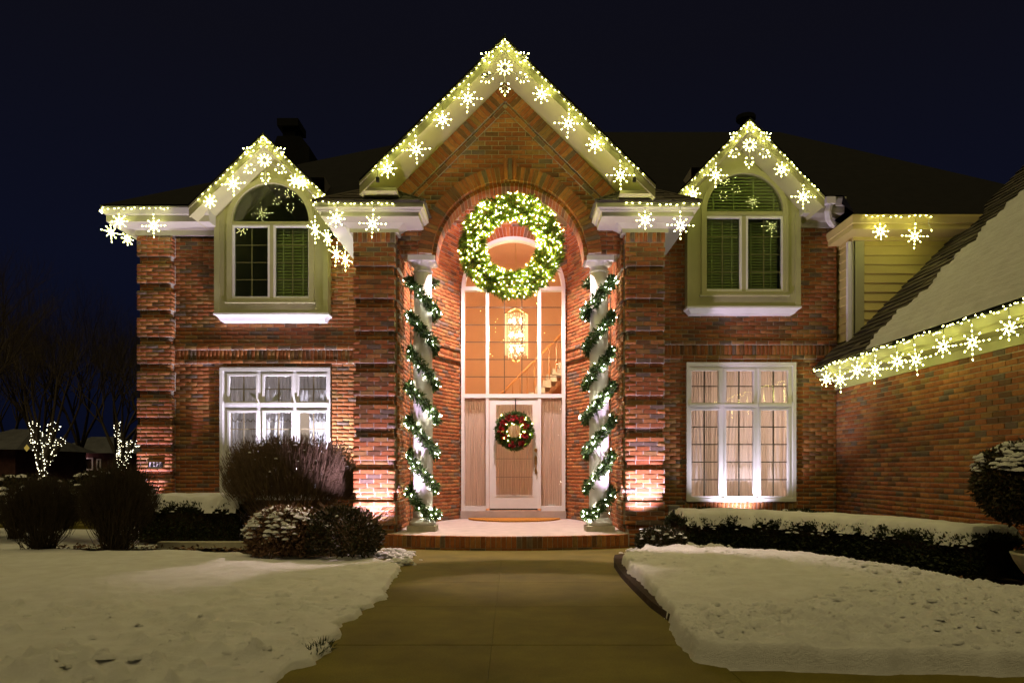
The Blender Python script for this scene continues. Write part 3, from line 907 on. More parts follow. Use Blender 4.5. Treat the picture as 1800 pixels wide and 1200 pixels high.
cornice('cornice', [(PRi, D_G + .05), (PRi, D_P), (PRo, D_P), (PRo, D_MR)], [(-.95, 0), (-.95, -1), (.78, -1), (.78, 0)], PC, M['cornice'], house)
ME = [(-.02, 5.16), (.04, 5.16), (.04, 5.245), (.085, 5.262), (.43, 5.262), (.43, 5.37), (.46, 5.375), (.50, 5.47), (.50, 5.495), (-.02, 5.495)]
cornice('eave', [(XL, 20), (XL, D_CP), (X(380, D_BL), D_CP)], [(-.72, 0), (-.72, -1), (0, -1)], ME, M['cornice'], house)
cornice('eave', [(X(1404.5, D_BR), D_MR), (5.36, D_MR)], [(0, -1), (0, -1)], ME, M['cornice'], house)
GE = [(-.02, 2.455), (.03, 2.455), (.03, 2.56), (.07, 2.60), (.12, 2.605), (.29, 2.605), (.29, 2.665), (.33, 2.675), (.36, 2.74), (.38, 2.79), (.38, 2.805), (-.02, 2.805)]
cornice('garage_eave', [(XR, 4.6), (XR, D_MR - .005)], [(-1, 0), (-1, 0)], GE, M['trim'], house)
# little S brackets closing the returns of the pavilion eaves
for (xx, DD) in ((PRo + .06, D_MR - .12),):
    m = MB()
    pr = [(0, 4.60), (.36, 4.60), (.36, 4.52), (.30, 4.40), (.20, 4.32), (.10, 4.28), (0, 4.27)]
    m.prism([(xx + o * .5, DD, z) for o, z in pr], (0, .1, 0)); m.build('bracket', M['white'], house)

# centre gable roof
so, ro, fa = gable_roof(X(886, D_GF), Z(68, D_GF), X(632, D_GF), X(1152, D_GF), Z(320, D_GF), Z(326, D_GF), D_GF, 15.5, .17)
ro_o = ro.build('gable_roof', M['roofdark'], house)
so.build('soffit', M['trim'], ro_o); fa.build('fascia', M['trim'], ro_o)
for (xa, xb, zz) in ((X(632, D_GF), -1.60, Z(328, D_GF)), (1.50, X(1152, D_GF), Z(333, D_GF))):
    m = MB(); m.box(xa, xb, D_GF + .03, D_G - .01, zz - .045, zz); m.build('eave_return', M['trim'], ro_o)

def shingle_field(O, U, S, rows, expo, iv, parent, each, wtab=.28, thick=.014, name='shingle', cnt=[0]):
    O, U, S = Vector(O), Vector(U).normalized(), Vector(S).normalized(); N = U.cross(S).normalized()
    if N.z < 0: N = -N
    mbs = MB()
    for r in range(rows):
        s0 = r * expo
        for a, b in iv(s0 + expo / 2):
            k = math.floor(a / wtab) - 1; ph = (wtab / 2 if r % 2 else 0) + random.uniform(-.03, .03)
            while k * wtab + ph < b:
                u0, u1 = max(a, k * wtab + ph + .004), min(b, (k + 1) * wtab + ph - .004); k += 1
                if u1 - u0 < .03: continue
                j = random.uniform(-.012, .012); t = thick * random.uniform(.8, 1.5)
                lo, hi = s0 + j, s0 + expo * 1.25
                p = [O + U * u0 + S * lo + N * .004, O + U * u1 + S * lo + N * .004, O + U * u1 + S * hi + N * .001, O + U * u0 + S * hi + N * .001]
                q = [p[0] + N * t, p[1] + N * t, p[2] + N * .006, p[3] + N * .006]
                mm = MB() if each else mbs
                mm.hexa(p + q)
                if each: mm.build(name, M['shingle'], parent)
    if not each and mbs.f: mbs.build('shingle_courses', M['shingle'], parent, kind='stuff')

for (xo, xi, sg, Dw, so_) in ((PLo - .47, PLi + .50, -1, D_ML, .9), (PRo + .41, PRi - .50, 1, D_MR, .78)):
    mid = (xo + xi) / 2; yf = D_P - .52; ze = 4.887; zr = 5.40; yr = yf + .80
    m = MB()
    m.v = [(xo, yf, ze), (xi, yf, ze), (mid, yr, zr), (xi, D_G + .02, ze), (mid, D_G + .3, zr), (mid, Dw + .6, zr), (xo, Dw + .6, ze)]
    m.f = [(0, 1, 2), (1, 3, 4, 2), (0, 2, 5, 6), (0, 6, 3, 1)]
    hr = m.build('hip_roof', M['shingle'], house)
    Sv = Vector((0, .80, zr - ze)); Ls = Sv.length; hw = abs(xo - xi) / 2
    xl = min(xo, xi)
    shingle_field((xl, yf, ze), (1, 0, 0), Sv, 6, Ls / 6, lambda s: [(hw * s / Ls + .01, 2 * hw - hw * s / Ls - .01)], hr, True)
    Si = Vector((mid - xi, 0, zr - ze)); Li = Si.length
    shingle_field((xi, yf, ze), (0, 1, 0), Si, 6, Li / 6, lambda s: [(.80 * s / Li + .01, D_G - yf + .0)], hr, True)
    m = MB()                                   # hip ridge cap
    m.tube([(xi, yf, ze + .012), (mid, yr, zr + .012)], .022, 5); m.tube([(xo, yf, ze + .012), (mid, yr, zr + .012)], .022, 5)
    m.build('hip_cap', M['shingle'], hr)

# main roof
m = MB()
RL, RR = (-1.3, 16.5, 8.95), (6.2, 16.5, 8.95)
m.v = [(-6.83, 11.77, 5.50), (-1.66, 11.74, 5.50), (-.11, 13.89, 7.06), RL, (-6.83, 21, 5.5),
       (1.6, 11.36, 5.50), (5.3, 11.36, 5.50), (5.3, 10.98, 5.068), (9.6, 10.98, 5.068), RR, (1.9, 16.5, 8.95), (10.5, 21, 5.3), (5.3, 16.5, 8.95)]
def notch(e_y, k, apx, D, lx, rx):
    ax_, az_ = X(apx[0], D), Z(apx[1], D) - .02; z0 = 5.5
    return [(X(lx, D) + .06, e_y, z0), (ax_, e_y + (az_ - z0) / k, az_), (X(rx, D) - .06, e_y, z0)]
m.v += notch(11.74, 3.45 / 4.76, (463, 237), D_BL - .6, 332, 592)      # 13 14 15
m.v += notch(11.36, 3.45 / 5.14, (1317.5, 210), D_BR - .6, 1187, 1449)     # 16 17 18
m.f = [(0, 13, 14, 3), (14, 15, 1, 2), (14, 2, 3), (2, 5, 10), (3, 2, 10), (4, 0, 3), (5, 16, 17, 10), (17, 18, 6, 12), (17, 12, 10), (7, 8, 9, 12), (8, 11, 9), (4, 3, 10, 12, 9, 11), (6, 7, 12)]
mr = m.build('main_roof', M['roofdark'], house)
ch = MB()
yc = 15.0
ch.box(X(497, yc), X(519, yc), yc, yc + .4, Z(243, yc), Z(224, yc)); ch.box(X(489, yc), X(526, yc), yc - .08, yc + .5, Z(224, yc), Z(211, yc))
ch.xz([(X(483, yc), Z(262, yc)), (X(490, yc), Z(243, yc)), (X(531, yc), Z(243, yc)), (X(546, yc), Z(262, yc))], yc - .1, yc + .7)
ch.box(X(483, yc), X(546, yc), yc - .1, yc + .7, Z(330, yc), Z(262, yc))
ch.build('chimney', M['roofdark'], mr)
vt = MB(); vt.tube([(X(1311, 15), 15, Z(240, 15)), (X(1311, 15), 15, Z(207, 15))], .12, 10); vt.tube([(X(1311, 15), 15, Z(212, 15)), (X(1311, 15), 15, Z(205, 15))], .2, 10)
vt.build('roof_vent', M['roofdark'], mr)

# siding block above the garage roof
D_S = .9615 * D_MR
SX = X(1500, D_S)
sd = MB(); sd.box(SX + .02, 10.2, D_S + .02, 14, 2.6, 4.9); blk = sd.build('siding_block', M['siding'], house)
cb = MB(); cb.box(SX, SX + .17, D_S - .012, D_S + .02, 2.85, 4.82); cb.box(SX - .012, SX + .02, D_S - .012, D_S + .10, 2.85, 4.82); cb.build('corner_board', M['trim'], blk)
z = 2.95
while z < 4.80:
    xe = z + .147 + 2.22
    z1 = min(z + .147, 4.80)
    m = MB(); m.hexa([(SX + .172, D_S - .020, z), (xe, D_S - .020, z), (xe, D_S + .02, z), (SX + .172, D_S + .02, z), (SX + .172, D_S + .004, z1), (xe, D_S + .004, z1), (xe, D_S + .02, z1), (SX + .172, D_S + .02, z1)])
    if xe > SX + .2: m.build('siding_board', M['siding'], blk)
    m = MB(); m.hexa([(SX - .014, D_S + .10, z), (SX - .014, D_MR + .1, z), (SX + .02, D_MR + .1, z), (SX + .02, D_S + .1, z), (SX + .006, D_S + .10, z1), (SX + .006, D_MR + .1, z1), (SX + .02, D_MR + .1, z1), (SX + .02, D_S + .1, z1)])
    m.build('siding_board', M['siding'], blk)
    z += .147
BE = [(-.02, 4.80), (.04, 4.80), (.04, 4.852), (.42, 4.852), (.42, 4.93), (.45, 4.94), (.47, 5.03), (.47, 5.06), (-.02, 5.06)]
cornice('upper_eave', [(SX, D_MR + .1), (SX, D_S), (10.2, D_S)], [(-.50, 0), (-.50, -1), (0, -1)], BE, M['siding'], house)
# rainwater outlet and downspout beside the bay
m = MB()
yb_ = D_MR - .52
m.box(X(1452, yb_), X(1468, yb_), yb_ - .02, yb_ + .16, Z(358, yb_), Z(346, yb_))
pts = [W(1459, 358, yb_ + .06), W(1455, 372, yb_ + .06), W(1456, 384, yb_ + .10), W(1462, 393, yb_ + .2), W(1476, 400, yb_ + .42)]
m.tube(pts, [.055] * 5, 8); dsp = m.build('downspout', M['white'], house)
m = MB(); m.box(SX - .005 - .07, SX - .016, D_S + .02, D_S + .09, 3.0, 4.8); m.build('downspout', M['white'], house)

# garage roof: plane z = x - GO
GO = 2.25
rt = MB()
ex = XR - .40
def gz(x): return x - GO + .0
rt.v = [(ex, 4.5, gz(ex) + .01), (ex, D_S - .015, gz(ex) + .01), (9.6, D_S - .015, gz(9.6)), (9.6, 4.5, gz(9.6)), (ex, 4.5, gz(ex) - .012), (ex, D_S - .015, gz(ex) - .012), (9.6, D_S - .015, gz(9.6) - .06), (9.6, 4.5, gz(9.6) - .06)]
rt.f = [(3, 2, 1, 0), (4, 5, 6, 7), (0, 1, 5, 4), (1, 2, 6, 5), (2, 3, 7, 6), (3, 0, 4, 7)]
rt.hexa([(ex, D_S - .014, gz(ex) - .05), (SX - .02, D_S - .014, gz(SX - .02) - .05), (SX - .02, D_MR, gz(SX - .02) - .05), (ex, D_MR, gz(ex) - .05),
         (ex, D_S - .014, gz(ex) + .01), (SX - .02, D_S - .014, gz(SX - .02) + .01), (SX - .02, D_MR, gz(SX - .02) + .01), (ex, D_MR, gz(ex) + .01)])
gr = rt.build('garage_roof', M['roofdark'], house)
sq = 1 / math.sqrt(2)
shingle_field((ex, 0, gz(ex) + .008), (0, 1, 0), (sq, 0, sq), 42, .135, lambda s: [(9.4, D_S - .03)], gr, False, .26, .022)
shingle_field((ex, 0, gz(ex) + .008), (0, 1, 0), (sq, 0, sq), 4, .135, lambda s: [(D_S - .03, D_MR - .01)], gr, False, .26, .022)
# snow lying on the garage roof, in slope coordinates
def roof_snow():
    ss = np.linspace(.03, 6.2, 130); yy = np.linspace(4.5, 10.6, 170)
    gs, gy = np.meshgrid(ss, yy)
    ed = 10.22 + (fbm(gs * 5, gs * 0 + 1, 81, 3) - .5) * .45 + .06 * np.sin(gs * 46.5) * (fbm(gs * 2, gy, 9, 2)) - gy
    ed = np.minimum(ed, gs)
    th = (.055 + .03 * (fbm(gs * 2.5, gy * 1.2, 12, 3) - .5) + .012 * np.sin(gs * 46.5)) * sstep(ed / .12 + .05) - .0 + .018
    th = np.where(ed < -.02, -.02, th)
    x = ex + gs * sq - th * sq; z = gz(ex) + gs * sq + th * sq
    idx = np.arange(gs.size).reshape(gs.shape)
    q = np.stack([idx[:-1, :-1], idx[:-1, 1:], idx[1:, 1:], idx[1:, :-1]], -1)
    k = (ed > -.03); kk = k[:-1, :-1] & k[1:, 1:]
    np_mesh('snow_cover', np.stack([x.ravel(), gy.ravel(), z.ravel()], -1), q[kk].ravel(), 4, M['snow'], gr, True)
roof_snow()

# ------------------------------------------------------------------ entrance: frame, door, arched glass
ef = MB()
FX0, FX1 = X(811, D_D), X(993.5, D_D)
zt_ = Z(696, D_D); zs_ = Z(508, D_D)
cw = .062
ef.box(FX0, FX0 + cw, D_D - .06, D_D + .12, FLOOR + .02, zs_); ef.box(FX1 - cw, FX1, D_D - .06, D_D + .12, FLOOR + .02, zs_)
ef.ring(DCX, zs_, DRR - cw, DRR + .005, 0, PI, 36, D_D - .06, D_D + .12)
for (a, b) in ((854, 859.5), (945, 951)): ef.box(X(a, D_D), X(b, D_D), D_D - .05, D_D + .12, Z(893, D_D), zs_)
ef.box(FX0 + cw, FX1 - cw, D_D - .056, D_D + .12, Z(699.5, D_D), Z(692.5, D_D))
ef.box(FX0 + cw, FX1 - cw, D_D - .048, D_D + .11, Z(511, D_D), Z(504.5, D_D))
for (a, b) in ((815, 854), (951, 990)):
    ef.box(X(a, D_D), X(b, D_D), D_D - .03, D_D + .1, Z(897, D_D), Z(889, D_D))
ent = ef.build('entrance_frame', M['white'], house)
m = MB(); m.box(FX0 - .01, FX1 + .01, D_D - .10, D_D + .12, FLOOR, Z(897, D_D)); m.build('threshold', M['porchslab'], ent)
# leaded panes of the tall window: (x ranges) x rows
colsx = [(818.5, 854), (859.5, 945), (951, 986.5)]
hz = [511, 540, 570.6, 601, 631.4, 662, 692.5]
for ci, (a, b) in enumerate(colsx):
    xs_ = [a, 886.6, 917.4, b] if ci == 1 else [a, b]
    for j in range(len(xs_) - 1):
        for i in range(len(hz) - 1):
            m = MB(); m.box(X(xs_[j], D_D) + .002, X(xs_[j + 1], D_D) - .002, D_D + .02, D_D + .026, Z(hz[i + 1], D_D) + .002, Z(hz[i], D_D) - .002)
            m.build('pane', M['glass'], ent)
    for h_ in hz[1:-1]:
        u = MB(); u.box(X(a, D_D), X(b, D_D), D_D + .010, D_D + .018, Z(h_, D_D) - .008, Z(h_, D_D) + .008); u.build('leading', M['muntin_dark'], ent)
    for x_ in xs_[1:-1]:
        u = MB(); u.box(X(x_, D_D) - .008, X(x_, D_D) + .008, D_D + .006, D_D + .016, Z(692, D_D), Z(511, D_D)); u.build('leading', M['muntin_dark'], ent)
m = MB(); rr = DRR - cw
m.xz([(DCX + rr * math.cos(PI * i / 30), zs_ + .03 + rr * .985 * math.sin(PI * i / 30)) for i in range(31)][::-1], D_D + .02, D_D + .026); m.build('arched_pane', M['glass'], ent)
for (a, b) in ((817.5, 854), (951, 987.5)):
    m = MB(); m.box(X(a, D_D), X(b, D_D), D_D + .02, D_D + .026, Z(889, D_D), Z(699.5, D_D)); m.build('sidelight_pane', M['glass'], ent)
# storm door
d0, d1, dt, db = X(860.5, D_D), X(945, D_D), Z(700.5, D_D), Z(893, D_D)
g0, g1, gt, gb = X(871.5, D_D), X(936.5, D_D), Z(711, D_D), Z(870, D_D)
m = MB()
m.box(d0, g0, D_D - .035, D_D + .012, db, dt); m.box(g1, d1, D_D - .035, D_D + .012, db, dt)
m.box(g0, g1, D_D - .035, D_D + .012, gt, dt); m.box(g0, g1, D_D - .035, D_D + .012, db, gb)
frame_ring(m, g0 - .014, g1 + .014, gb - .014, gt + .014, .018, D_D - .043, D_D - .0355)
door = m.build('front_door', M['white'], house)
m = MB(); m.box(g0, g1, D_D - .012, D_D - .006, gb, gt); m.build('glass', M['glass'], door)
m = MB()
for v in (806, 838): m.box(g0, g1, D_D - .020, D_D - .013, Z(v, D_D) - .006, Z(v, D_D) + .006)
m.build('rail', M['light_metal'], door)
m = MB(); m.box(d0, d1, D_D - .045, D_D - .01, db - .03, db - .001); m.build('sweep', M['dark'], door)
hx = X(941.7, D_D)
m = MB(); m.lathe([(.0, 0), (.030, 0), (.030, .012), (.014, .022), (.0, .024)], (0, 0, 0), 14)
mv = [(hx + x_, D_D - .036 - z_, Z(791, D_D) + y_ * 1.3) for x_, y_, z_ in m.v]; m.v = mv; m.build('deadbolt', M['brass'], door)
m = MB(); m.xz([(hx - .022, Z(816, D_D)), (hx + .022, Z(816, D_D)), (hx + .028, Z(804, D_D)), (hx, Z(799, D_D)), (hx - .028, Z(804, D_D))], D_D - .047, D_D - .036)
m.tube([(hx, D_D - .045, Z(808, D_D)), (hx, D_D - .095, Z(812, D_D)), (hx, D_D - .095, Z(822, D_D)), (hx, D_D - .045, Z(828, D_D))], .011, 8)
m.box(hx - .018, hx + .018, D_D - .044, D_D - .036, Z(832, D_D), Z(824, D_D)); m.build('handle', M['brass'], door)

# rooms behind the glass
rm = MB(); inward_box(rm, -1.55, 1.55, D_D + .14, 18.2, FLOOR, 6.4); rm.build('foyer', M['foyer'], house)
rm = MB(); inward_box(rm, XL + .3, -2.5, D_ML + .17, 16, .3, 3.0); rm.build('room', M['roomwall'], house)
rm = MB(); inward_box(rm, 2.3, 5.3, D_MR + .17, 15.5, .3, 3.0); rm.build('room', M['roomwall'], house)
# sealing slabs so that no light crosses between storeys
sl = MB()
sl.box(XL + .1, -1.8, D_ML + .17, 19, 3.05, 3.2); sl.box(1.8, XR, D_MR + .17, 19, 3.05, 3.2); sl.build('floor_slab', M['roomwall'], house)
# oak stair with balusters, rising to the right at the back of the foyer
st = MB(); ys = 16.6
pA, pB = W(868, 705, ys), W(986, 588, ys)
for i in range(13):
    t0 = i / 13; xs0 = pA.x - .15 + (pB.x - pA.x) * t0 * 1.15; zz = pA.z - .75 + (pB.z - pA.z) * t0 * 1.15
    st.box(xs0, xs0 + .24, ys, ys + 1.0, zz - .16, zz)
stair = st.build('staircase', M['stone'], house)
m = MB(); m.tube([pA, pB, pB + Vector((.6, 0, 0))], .032, 8); m.build('handrail', M['wood'], stair)
for i in range(9):
    t_ = (i + .6) / 9.2; p = pA.lerp(pB, t_)
    m = MB(); m.lathe([(.012, 0), (.018, .1), (.024, .24), (.014, .34), (.018, .55), (.013, .72), (.012, .76)], (p.x, ys, p.z - .77), 8); m.build('baluster', M['wood'], stair)

# ------------------------------------------------------------------ porch
porch = thing('porch_step', 'low curved porch step with brick riser and pale slab before the front door', 'porch', (0, 10.3, 0))
PX0, PX1 = -1.84, 1.68
Rb = ((PX1 - PX0) / 2) ** 2 / (2 * .36) + .18; pcx = (PX0 + PX1) / 2; pcy = 9.90 + Rb
ah = math.asin((PX1 - PX0) / 2 / Rb)
def arc(r, t): return (pcx + r * math.sin(t), pcy - r * math.cos(t))
NA = 50
m = MB()
poly = [arc(Rb - .10, -ah + 2 * ah * i / 24) for i in range(25)] + [(PX1 - .01, 10.44), (PRi + .05, 10.44), (PRi + .05, 12.1), (1.06, 13.62), (-1.02, 13.62), (PLi - .05, 12.1), (PLi - .05, 10.44), (PX0 + .01, 10.44)]
m.prism([(p[0], p[1], .0) for p in poly], (0, 0, FLOOR)); m.build('slab', M['porchslab'], porch)
m = MB(); poly2 = [arc(Rb - .008, -ah + 2 * ah * i / 24) for i in range(25)] + [(PX1 - .008, 10.44), (PX0 + .008, 10.44)]
m.prism([(p[0], p[1], -.01) for p in poly2], (0, 0, FLOOR - .012)); m.build('mortar_bed', M['mortar'], porch)
for i in range(NA):
    t0 = -ah + 2 * ah * (i + .06) / NA; t1 = -ah + 2 * ah * (i + .94) / NA; r0 = Rb - random.uniform(-.002, .003)
    m = MB(); q = [arc(r0, t0), arc(r0, t1), arc(Rb - .097, t1), arc(Rb - .097, t0)]
    m.prism([(p[0], p[1], .03) for p in q], (0, 0, FLOOR - .03 + random.uniform(-.001, .003))); m.build('brick', M['brick'], porch)
    if i % 3 == 0:
        t1b = -ah + 2 * ah * (i + 2.94) / NA
        m = MB(); q = [arc(r0 - .002, t0), arc(r0 - .002, min(t1b, ah)), arc(Rb - .097, min(t1b, ah)), arc(Rb - .097, t0)]
        m.prism([(p[0], p[1], -.02) for p in q], (0, 0, .042)); m.build('brick', M['brick'], porch)

# columns
def column(cx, cy, lbl):
    t = thing('porch_column', lbl, 'column', (cx, cy, FLOOR), 'porch columns')
    m = MB(); m.box(cx - .215, cx + .215, cy - .215, cy + .215, FLOOR + .003, FLOOR + .085); m.build('plinth', M['stone'], t)
    m = MB(); m.lathe([(.195, 0), (.205, .02), (.205, .045), (.19, .065), (.172, .075), (.172, .10), (.158, .115)], (cx, cy, FLOOR + .087), 32); m.build('base', M['white'], t, True)
    m = MB(); zt = 4.13; m.lathe([(.152, 0), (.152, 1.2), (.146, 2.4), (.134, zt - FLOOR - .2)], (cx, cy, FLOOR + .2), 32); m.build('shaft', M['white'], t, True)
    m = MB(); m.lathe([(.134, 0), (.15, .012), (.15, .03), (.136, .042), (.136, .085), (.15, .10), (.185, .135), (.195, .15)], (cx, cy, zt), 32)
    m.box(cx - .205, cx + .205, cy - .205, cy + .205, zt + .15, ZLINT - .006); m.build('capital', M['white'], t)
    return t
CXL, CXR, CY = X(743, 10.9), X(1053, 10.9), 10.92
column(CXL, CY, 'white round porch column on the house number side of the door')
column(CXR, CY, 'white round porch column on the garage side of the door')

def bulbs_obj(name, pts, dirs, r, l, mat, parent):
    m = MB()
    for p, d in zip(pts, dirs): m.octa(p, r, l, d)
    return m.build(name, mat, parent, kind='stuff')

def garland(cx, cy, sg, lbl):
    t = thing('column_garland', lbl, 'garland', (cx, cy, .3), 'lit garlands spiralling round the porch columns')
    ths = np.linspace(math.radians(30), math.radians(360 * 7.35), 1500)
    def path(th):
        a = th - math.radians(270)
        z = Z(517, 10.72) - .535 * a / (2 * PI) - .115 * np.sin(a)
        z = np.maximum(z, FLOOR + .25)
        r = .192 + .02 * np.sin(th * 2.3)
        return np.stack([cx + sg * r * np.cos(th), cy + r * np.sin(th), z], -1)
    C = path(ths); T = unit(np.gradient(C, axis=0))
    i = rng.integers(0, len(C), 9000)
    off = unit(rng.normal(size=(9000, 3)))
    d = off * .8 + T[i] * rng.choice([-1, 1], (9000, 1)) * .7
    leaves('foliage', C[i] + off * (.056 * rng.random((9000, 1))), d, .084, .027, M['fir_dark'], t, kind='stuff')
    m = MB(); m.tube([Vector(p) for p in C[::12]], .012, 5); m.build('stem', M['twigdark'], t)
    k = rng.integers(0, len(C), 230); o = unit(rng.normal(size=(230, 3))); cen = np.array([cx, cy, 0])
    out = unit((C[k] - cen) * np.array([1, 1, 0])); o = unit(o + out * .6)
    bulbs_obj('bulbs', C[k] + o * .088, o, .0054, .010, M['bulb_cool'], t)
garland(CXL, CY, 1, 'green lit garland spiralling round the column on the house number side')
garland(CXR, CY, -1, 'green lit garland spiralling round the column on the garage side')

# the big wreath in the arch
def wreath(name, lbl, cat, c, R, r, nleaf, ll, lw, mat, nb, bmat, br, flat=.75):
    t = thing(name, lbl, cat, c)
    a = rng.uniform(0, 2 * PI, nleaf); b = rng.uniform(0, 2 * PI, nleaf); q = r * np.sqrt(rng.uniform(.25, 1, nleaf)) * .82
    lump = 1 + .16 * np.sin(a * 9 + 1) * np.sin(a * 4)
    q = q * lump
    rad = np.stack([np.cos(a), 0 * a, np.sin(a)], -1); ax = np.array([0, -1, 0])[None]
    off = rad * (np.cos(b) * q)[:, None] + ax * (np.sin(b) * q * flat)[:, None]
    P = np.array(c)[None] + rad * R + off
    tang = np.stack([-np.sin(a), 0 * a, np.cos(a)], -1)
    d = unit(off) * .9 + tang * .75 + rng.normal(size=(nleaf, 3)) * .45
    leaves('foliage', P, d, ll, lw, mat, t, kind='stuff')
    m = MB(); m.tube([(c[0] + R * math.cos(2 * PI * i / 40), c[1], c[2] + R * math.sin(2 * PI * i / 40)) for i in range(41)], r * .30, 8); m.build('hoop', M['twigdark'], t)
    a = rng.uniform(0, 2 * PI, nb); b = np.clip(rng.normal(PI / 2, .95, nb), -.1 * PI, 1.1 * PI)
    rad = np.stack([np.cos(a), 0 * a, np.sin(a)], -1)
    n = rad * np.cos(b)[:, None] + ax * np.sin(b)[:, None]
    n2 = rad * np.cos(b)[:, None] + ax * (np.sin(b) * flat)[:, None]
    P = np.array(c)[None] + rad * R + n2 * (r * rng.uniform(.92, 1.12, nb))[:, None]
    bulbs_obj('bulbs', P, n, br, br * 1.6, bmat, t)
    return t
WC = (X(899, 10.62), 10.62, Z(433, 10.62))
wr_ = wreath('wreath', 'large round evergreen wreath full of yellow lights hanging in the arch', 'wreath', WC, .585, .205, 17000, .085, .016, M['fir'], 430, M['bulb_wreath'], .0050)
m = MB()
for dx in (-.35, .35): m.tube([(WC[0] + dx * .6, 10.66, WC[2] + .60), (WC[0] + dx * .75, 10.80, ACZ + math.sqrt((AR - .05) ** 2 - (dx * .75) ** 2) - .002)], .004, 4)
m.build('hanging_wire', M['wire'], wr_)
DW = (X(904, 13.47), 13.46, Z(757, 13.47))
dw = wreath('door_wreath', 'small green wreath with red flowers hanging on the front door', 'wreath', DW, .255, .115, 5200, .06, .022, M['fir_dark'], 26, M['bulb_wreath'], .0045)
for a in (20, 55, 88, 118, 150, 178, 205, 262, 300, 335):
    fl = []; fd = []; cx = DW[0] + .255 * math.cos(math.radians(a)) * random.uniform(.85, 1.1); cz = DW[2] + .255 * math.sin(math.radians(a)) * random.uniform(.85, 1.1)
    for k in range(26):
        d = unit(rng.normal(size=3) * .8 + np.array([0, -.7, 0])); fl.append((cx, DW[1] - .085, cz) + d * .008); fd.append(d)
    leaves('flower', fl, fd, .080, .045, M['red'], dw)
m = MB(); m.box(DW[0] + .012, DW[0] + .034, DW[1] + .06, DW[1] + .066, DW[2] + .2, Z(700, 13.5)); m.build('hanger', M['dark'], dw)

# doormat, white card
m = MB()
mp = [(X(904, 13.1) + .87 * math.cos(PI + PI * i / 30), 13.46 + .80 * math.sin(PI + PI * i / 30)) for i in range(31)]
m.prism([(p[0], p[1], FLOOR + .004) for p in mp], (0, 0, .022))
tag(m.build('doormat', M['coir'], None), 'half round orange coir doormat lying before the front door', 'doormat')
m = MB(); m.hexa([(X(963, 13.7), 13.655, Z(889, 13.7)), (X(976, 13.7), 13.655, Z(889, 13.7)), (X(976, 13.7), 13.668, Z(889, 13.7)), (X(963, 13.7), 13.668, Z(889, 13.7)),
                  (X(963, 13.7), 13.665, Z(884.5, 13.7)), (X(976, 13.7), 13.665, Z(884.5, 13.7)), (X(976, 13.7), 13.675, Z(884.5, 13.7)), (X(963, 13.7), 13.675, Z(884.5, 13.7))])
tag(m.build('white_card', M['white']), 'small white card standing in the bottom of the sidelight', 'card')

# house number plaque on the corner pilaster
pl = thing('address_plaque', 'small pale house number plaque on the brick corner above the hedge', 'sign', W(273, 818, D_CP - .06))
yp = D_CP - .052
m = MB(); m.box(X(261, yp), X(285.5, yp), yp - .012, yp + .008, Z(823, yp), Z(811.5, yp)); m.build('plate', M['white'], pl)
m = MB(); frame_ring(m, X(260.4, yp), X(286, yp), Z(823.5, yp), Z(811, yp), .008, yp - .018, yp - .001); m.build('rim', M['brass'], pl)
fc = bpy.data.curves.new('number', 'FONT'); fc.body = '16428'; fc.size = .098; fc.align_x = 'CENTER'; fc.align_y = 'CENTER'; fc.extrude = .003; fc.space_character = 1.12
fc.offset = .0022
fo = bpy.data.objects.new('number', fc); fo.data.materials.append(M['dark'])
mt = Matrix.Translation((X(273.2, yp), yp - .0155, Z(817.2, yp))) @ Matrix.Rotation(PI / 2, 4, 'X')
link(fo)
bpy.context.view_layer.update()
nme = bpy.data.meshes.new_from_object(fo.evaluated_get(bpy.context.evaluated_depsgraph_get()))
nme.name = 'number'; bpy.data.objects.remove(fo)
no = bpy.data.objects.new('number', nme); link(no, pl, mt)

# ------------------------------------------------------------------ light strings
def light_string(lbl, pts, step=.075, n_up=0, mat='bulb', jit=.012, r=.0082):
    pts = [Vector(p) for p in pts]
    fine = []
    for a, b in zip(pts[:-1], pts[1:]):
        n = max(1, int((b - a).length / .30))
        for k in range(n): fine.append(a.lerp(b, k / n) + (Vector((0, random.uniform(-.008, 0), random.uniform(-.016, .008))) if k else Vector((0, 0, 0))))
    pts = fine + [pts[-1]]
    t = thing('light_string', lbl, 'string lights', pts[0], 'strings of white lights along the eaves')
    m = MB(); P = []; Dv = []
    for a, b in zip(pts[:-1], pts[1:]):
        L = (b - a).length; n = max(1, int(L / step)); d = (b - a).normalized()
        for k in range(n):
            p = a + d * ((k + random.uniform(.2, .8)) * L / n) + Vector((random.uniform(-jit, jit) * .5, random.uniform(-.012, .004), random.uniform(-jit, jit)))
            P.append(p); Dv.append(d + Vector((random.uniform(-.6, .6), random.uniform(-.6, .2), random.uniform(-.7, .5))))
    m.tube(pts, .005, 5); m.build('wire', M['wire'], t)
    bulbs_obj('bulbs', P, Dv, r, r * 2.0, M[mat], t)
    return t
yl = D_CP - .53
light_string('string of white lights along the low eave at the house number corner', [W(180, 366, yl - .01) + Vector((0, 0, .0)), W(300, 367, yl - .01)])
light_string('short bunch of white lights round the tip of the corner eave', [W(178, 366, yl), W(180, 374, yl - .02), W(176, 370, yl + .35)], .03)
yb1 = D_BL - .62
def rake(lbl, a, b, D, **k): light_string(lbl, [W(a[0], a[1], D), W(b[0], b[1], D)], **k)
rake('string of white lights up the house number side of the chimney side bay gable', (346, 352), (462, 241), yb1)
rake('string of white lights down the arch side of the chimney side bay gable', (464, 241), (572, 345), yb1)
light_string('string of white lights along the small hip roof near the chimney side bay', [W(553, 355, D_P - .53), W(697, 357.5, D_P - .53)])
xr_ = PLo - .468
light_string('string of white lights running back beside the chimney side bay', [(xr_, 10.02, 4.86), (xr_, D_ML - .35, 4.84)], .06)
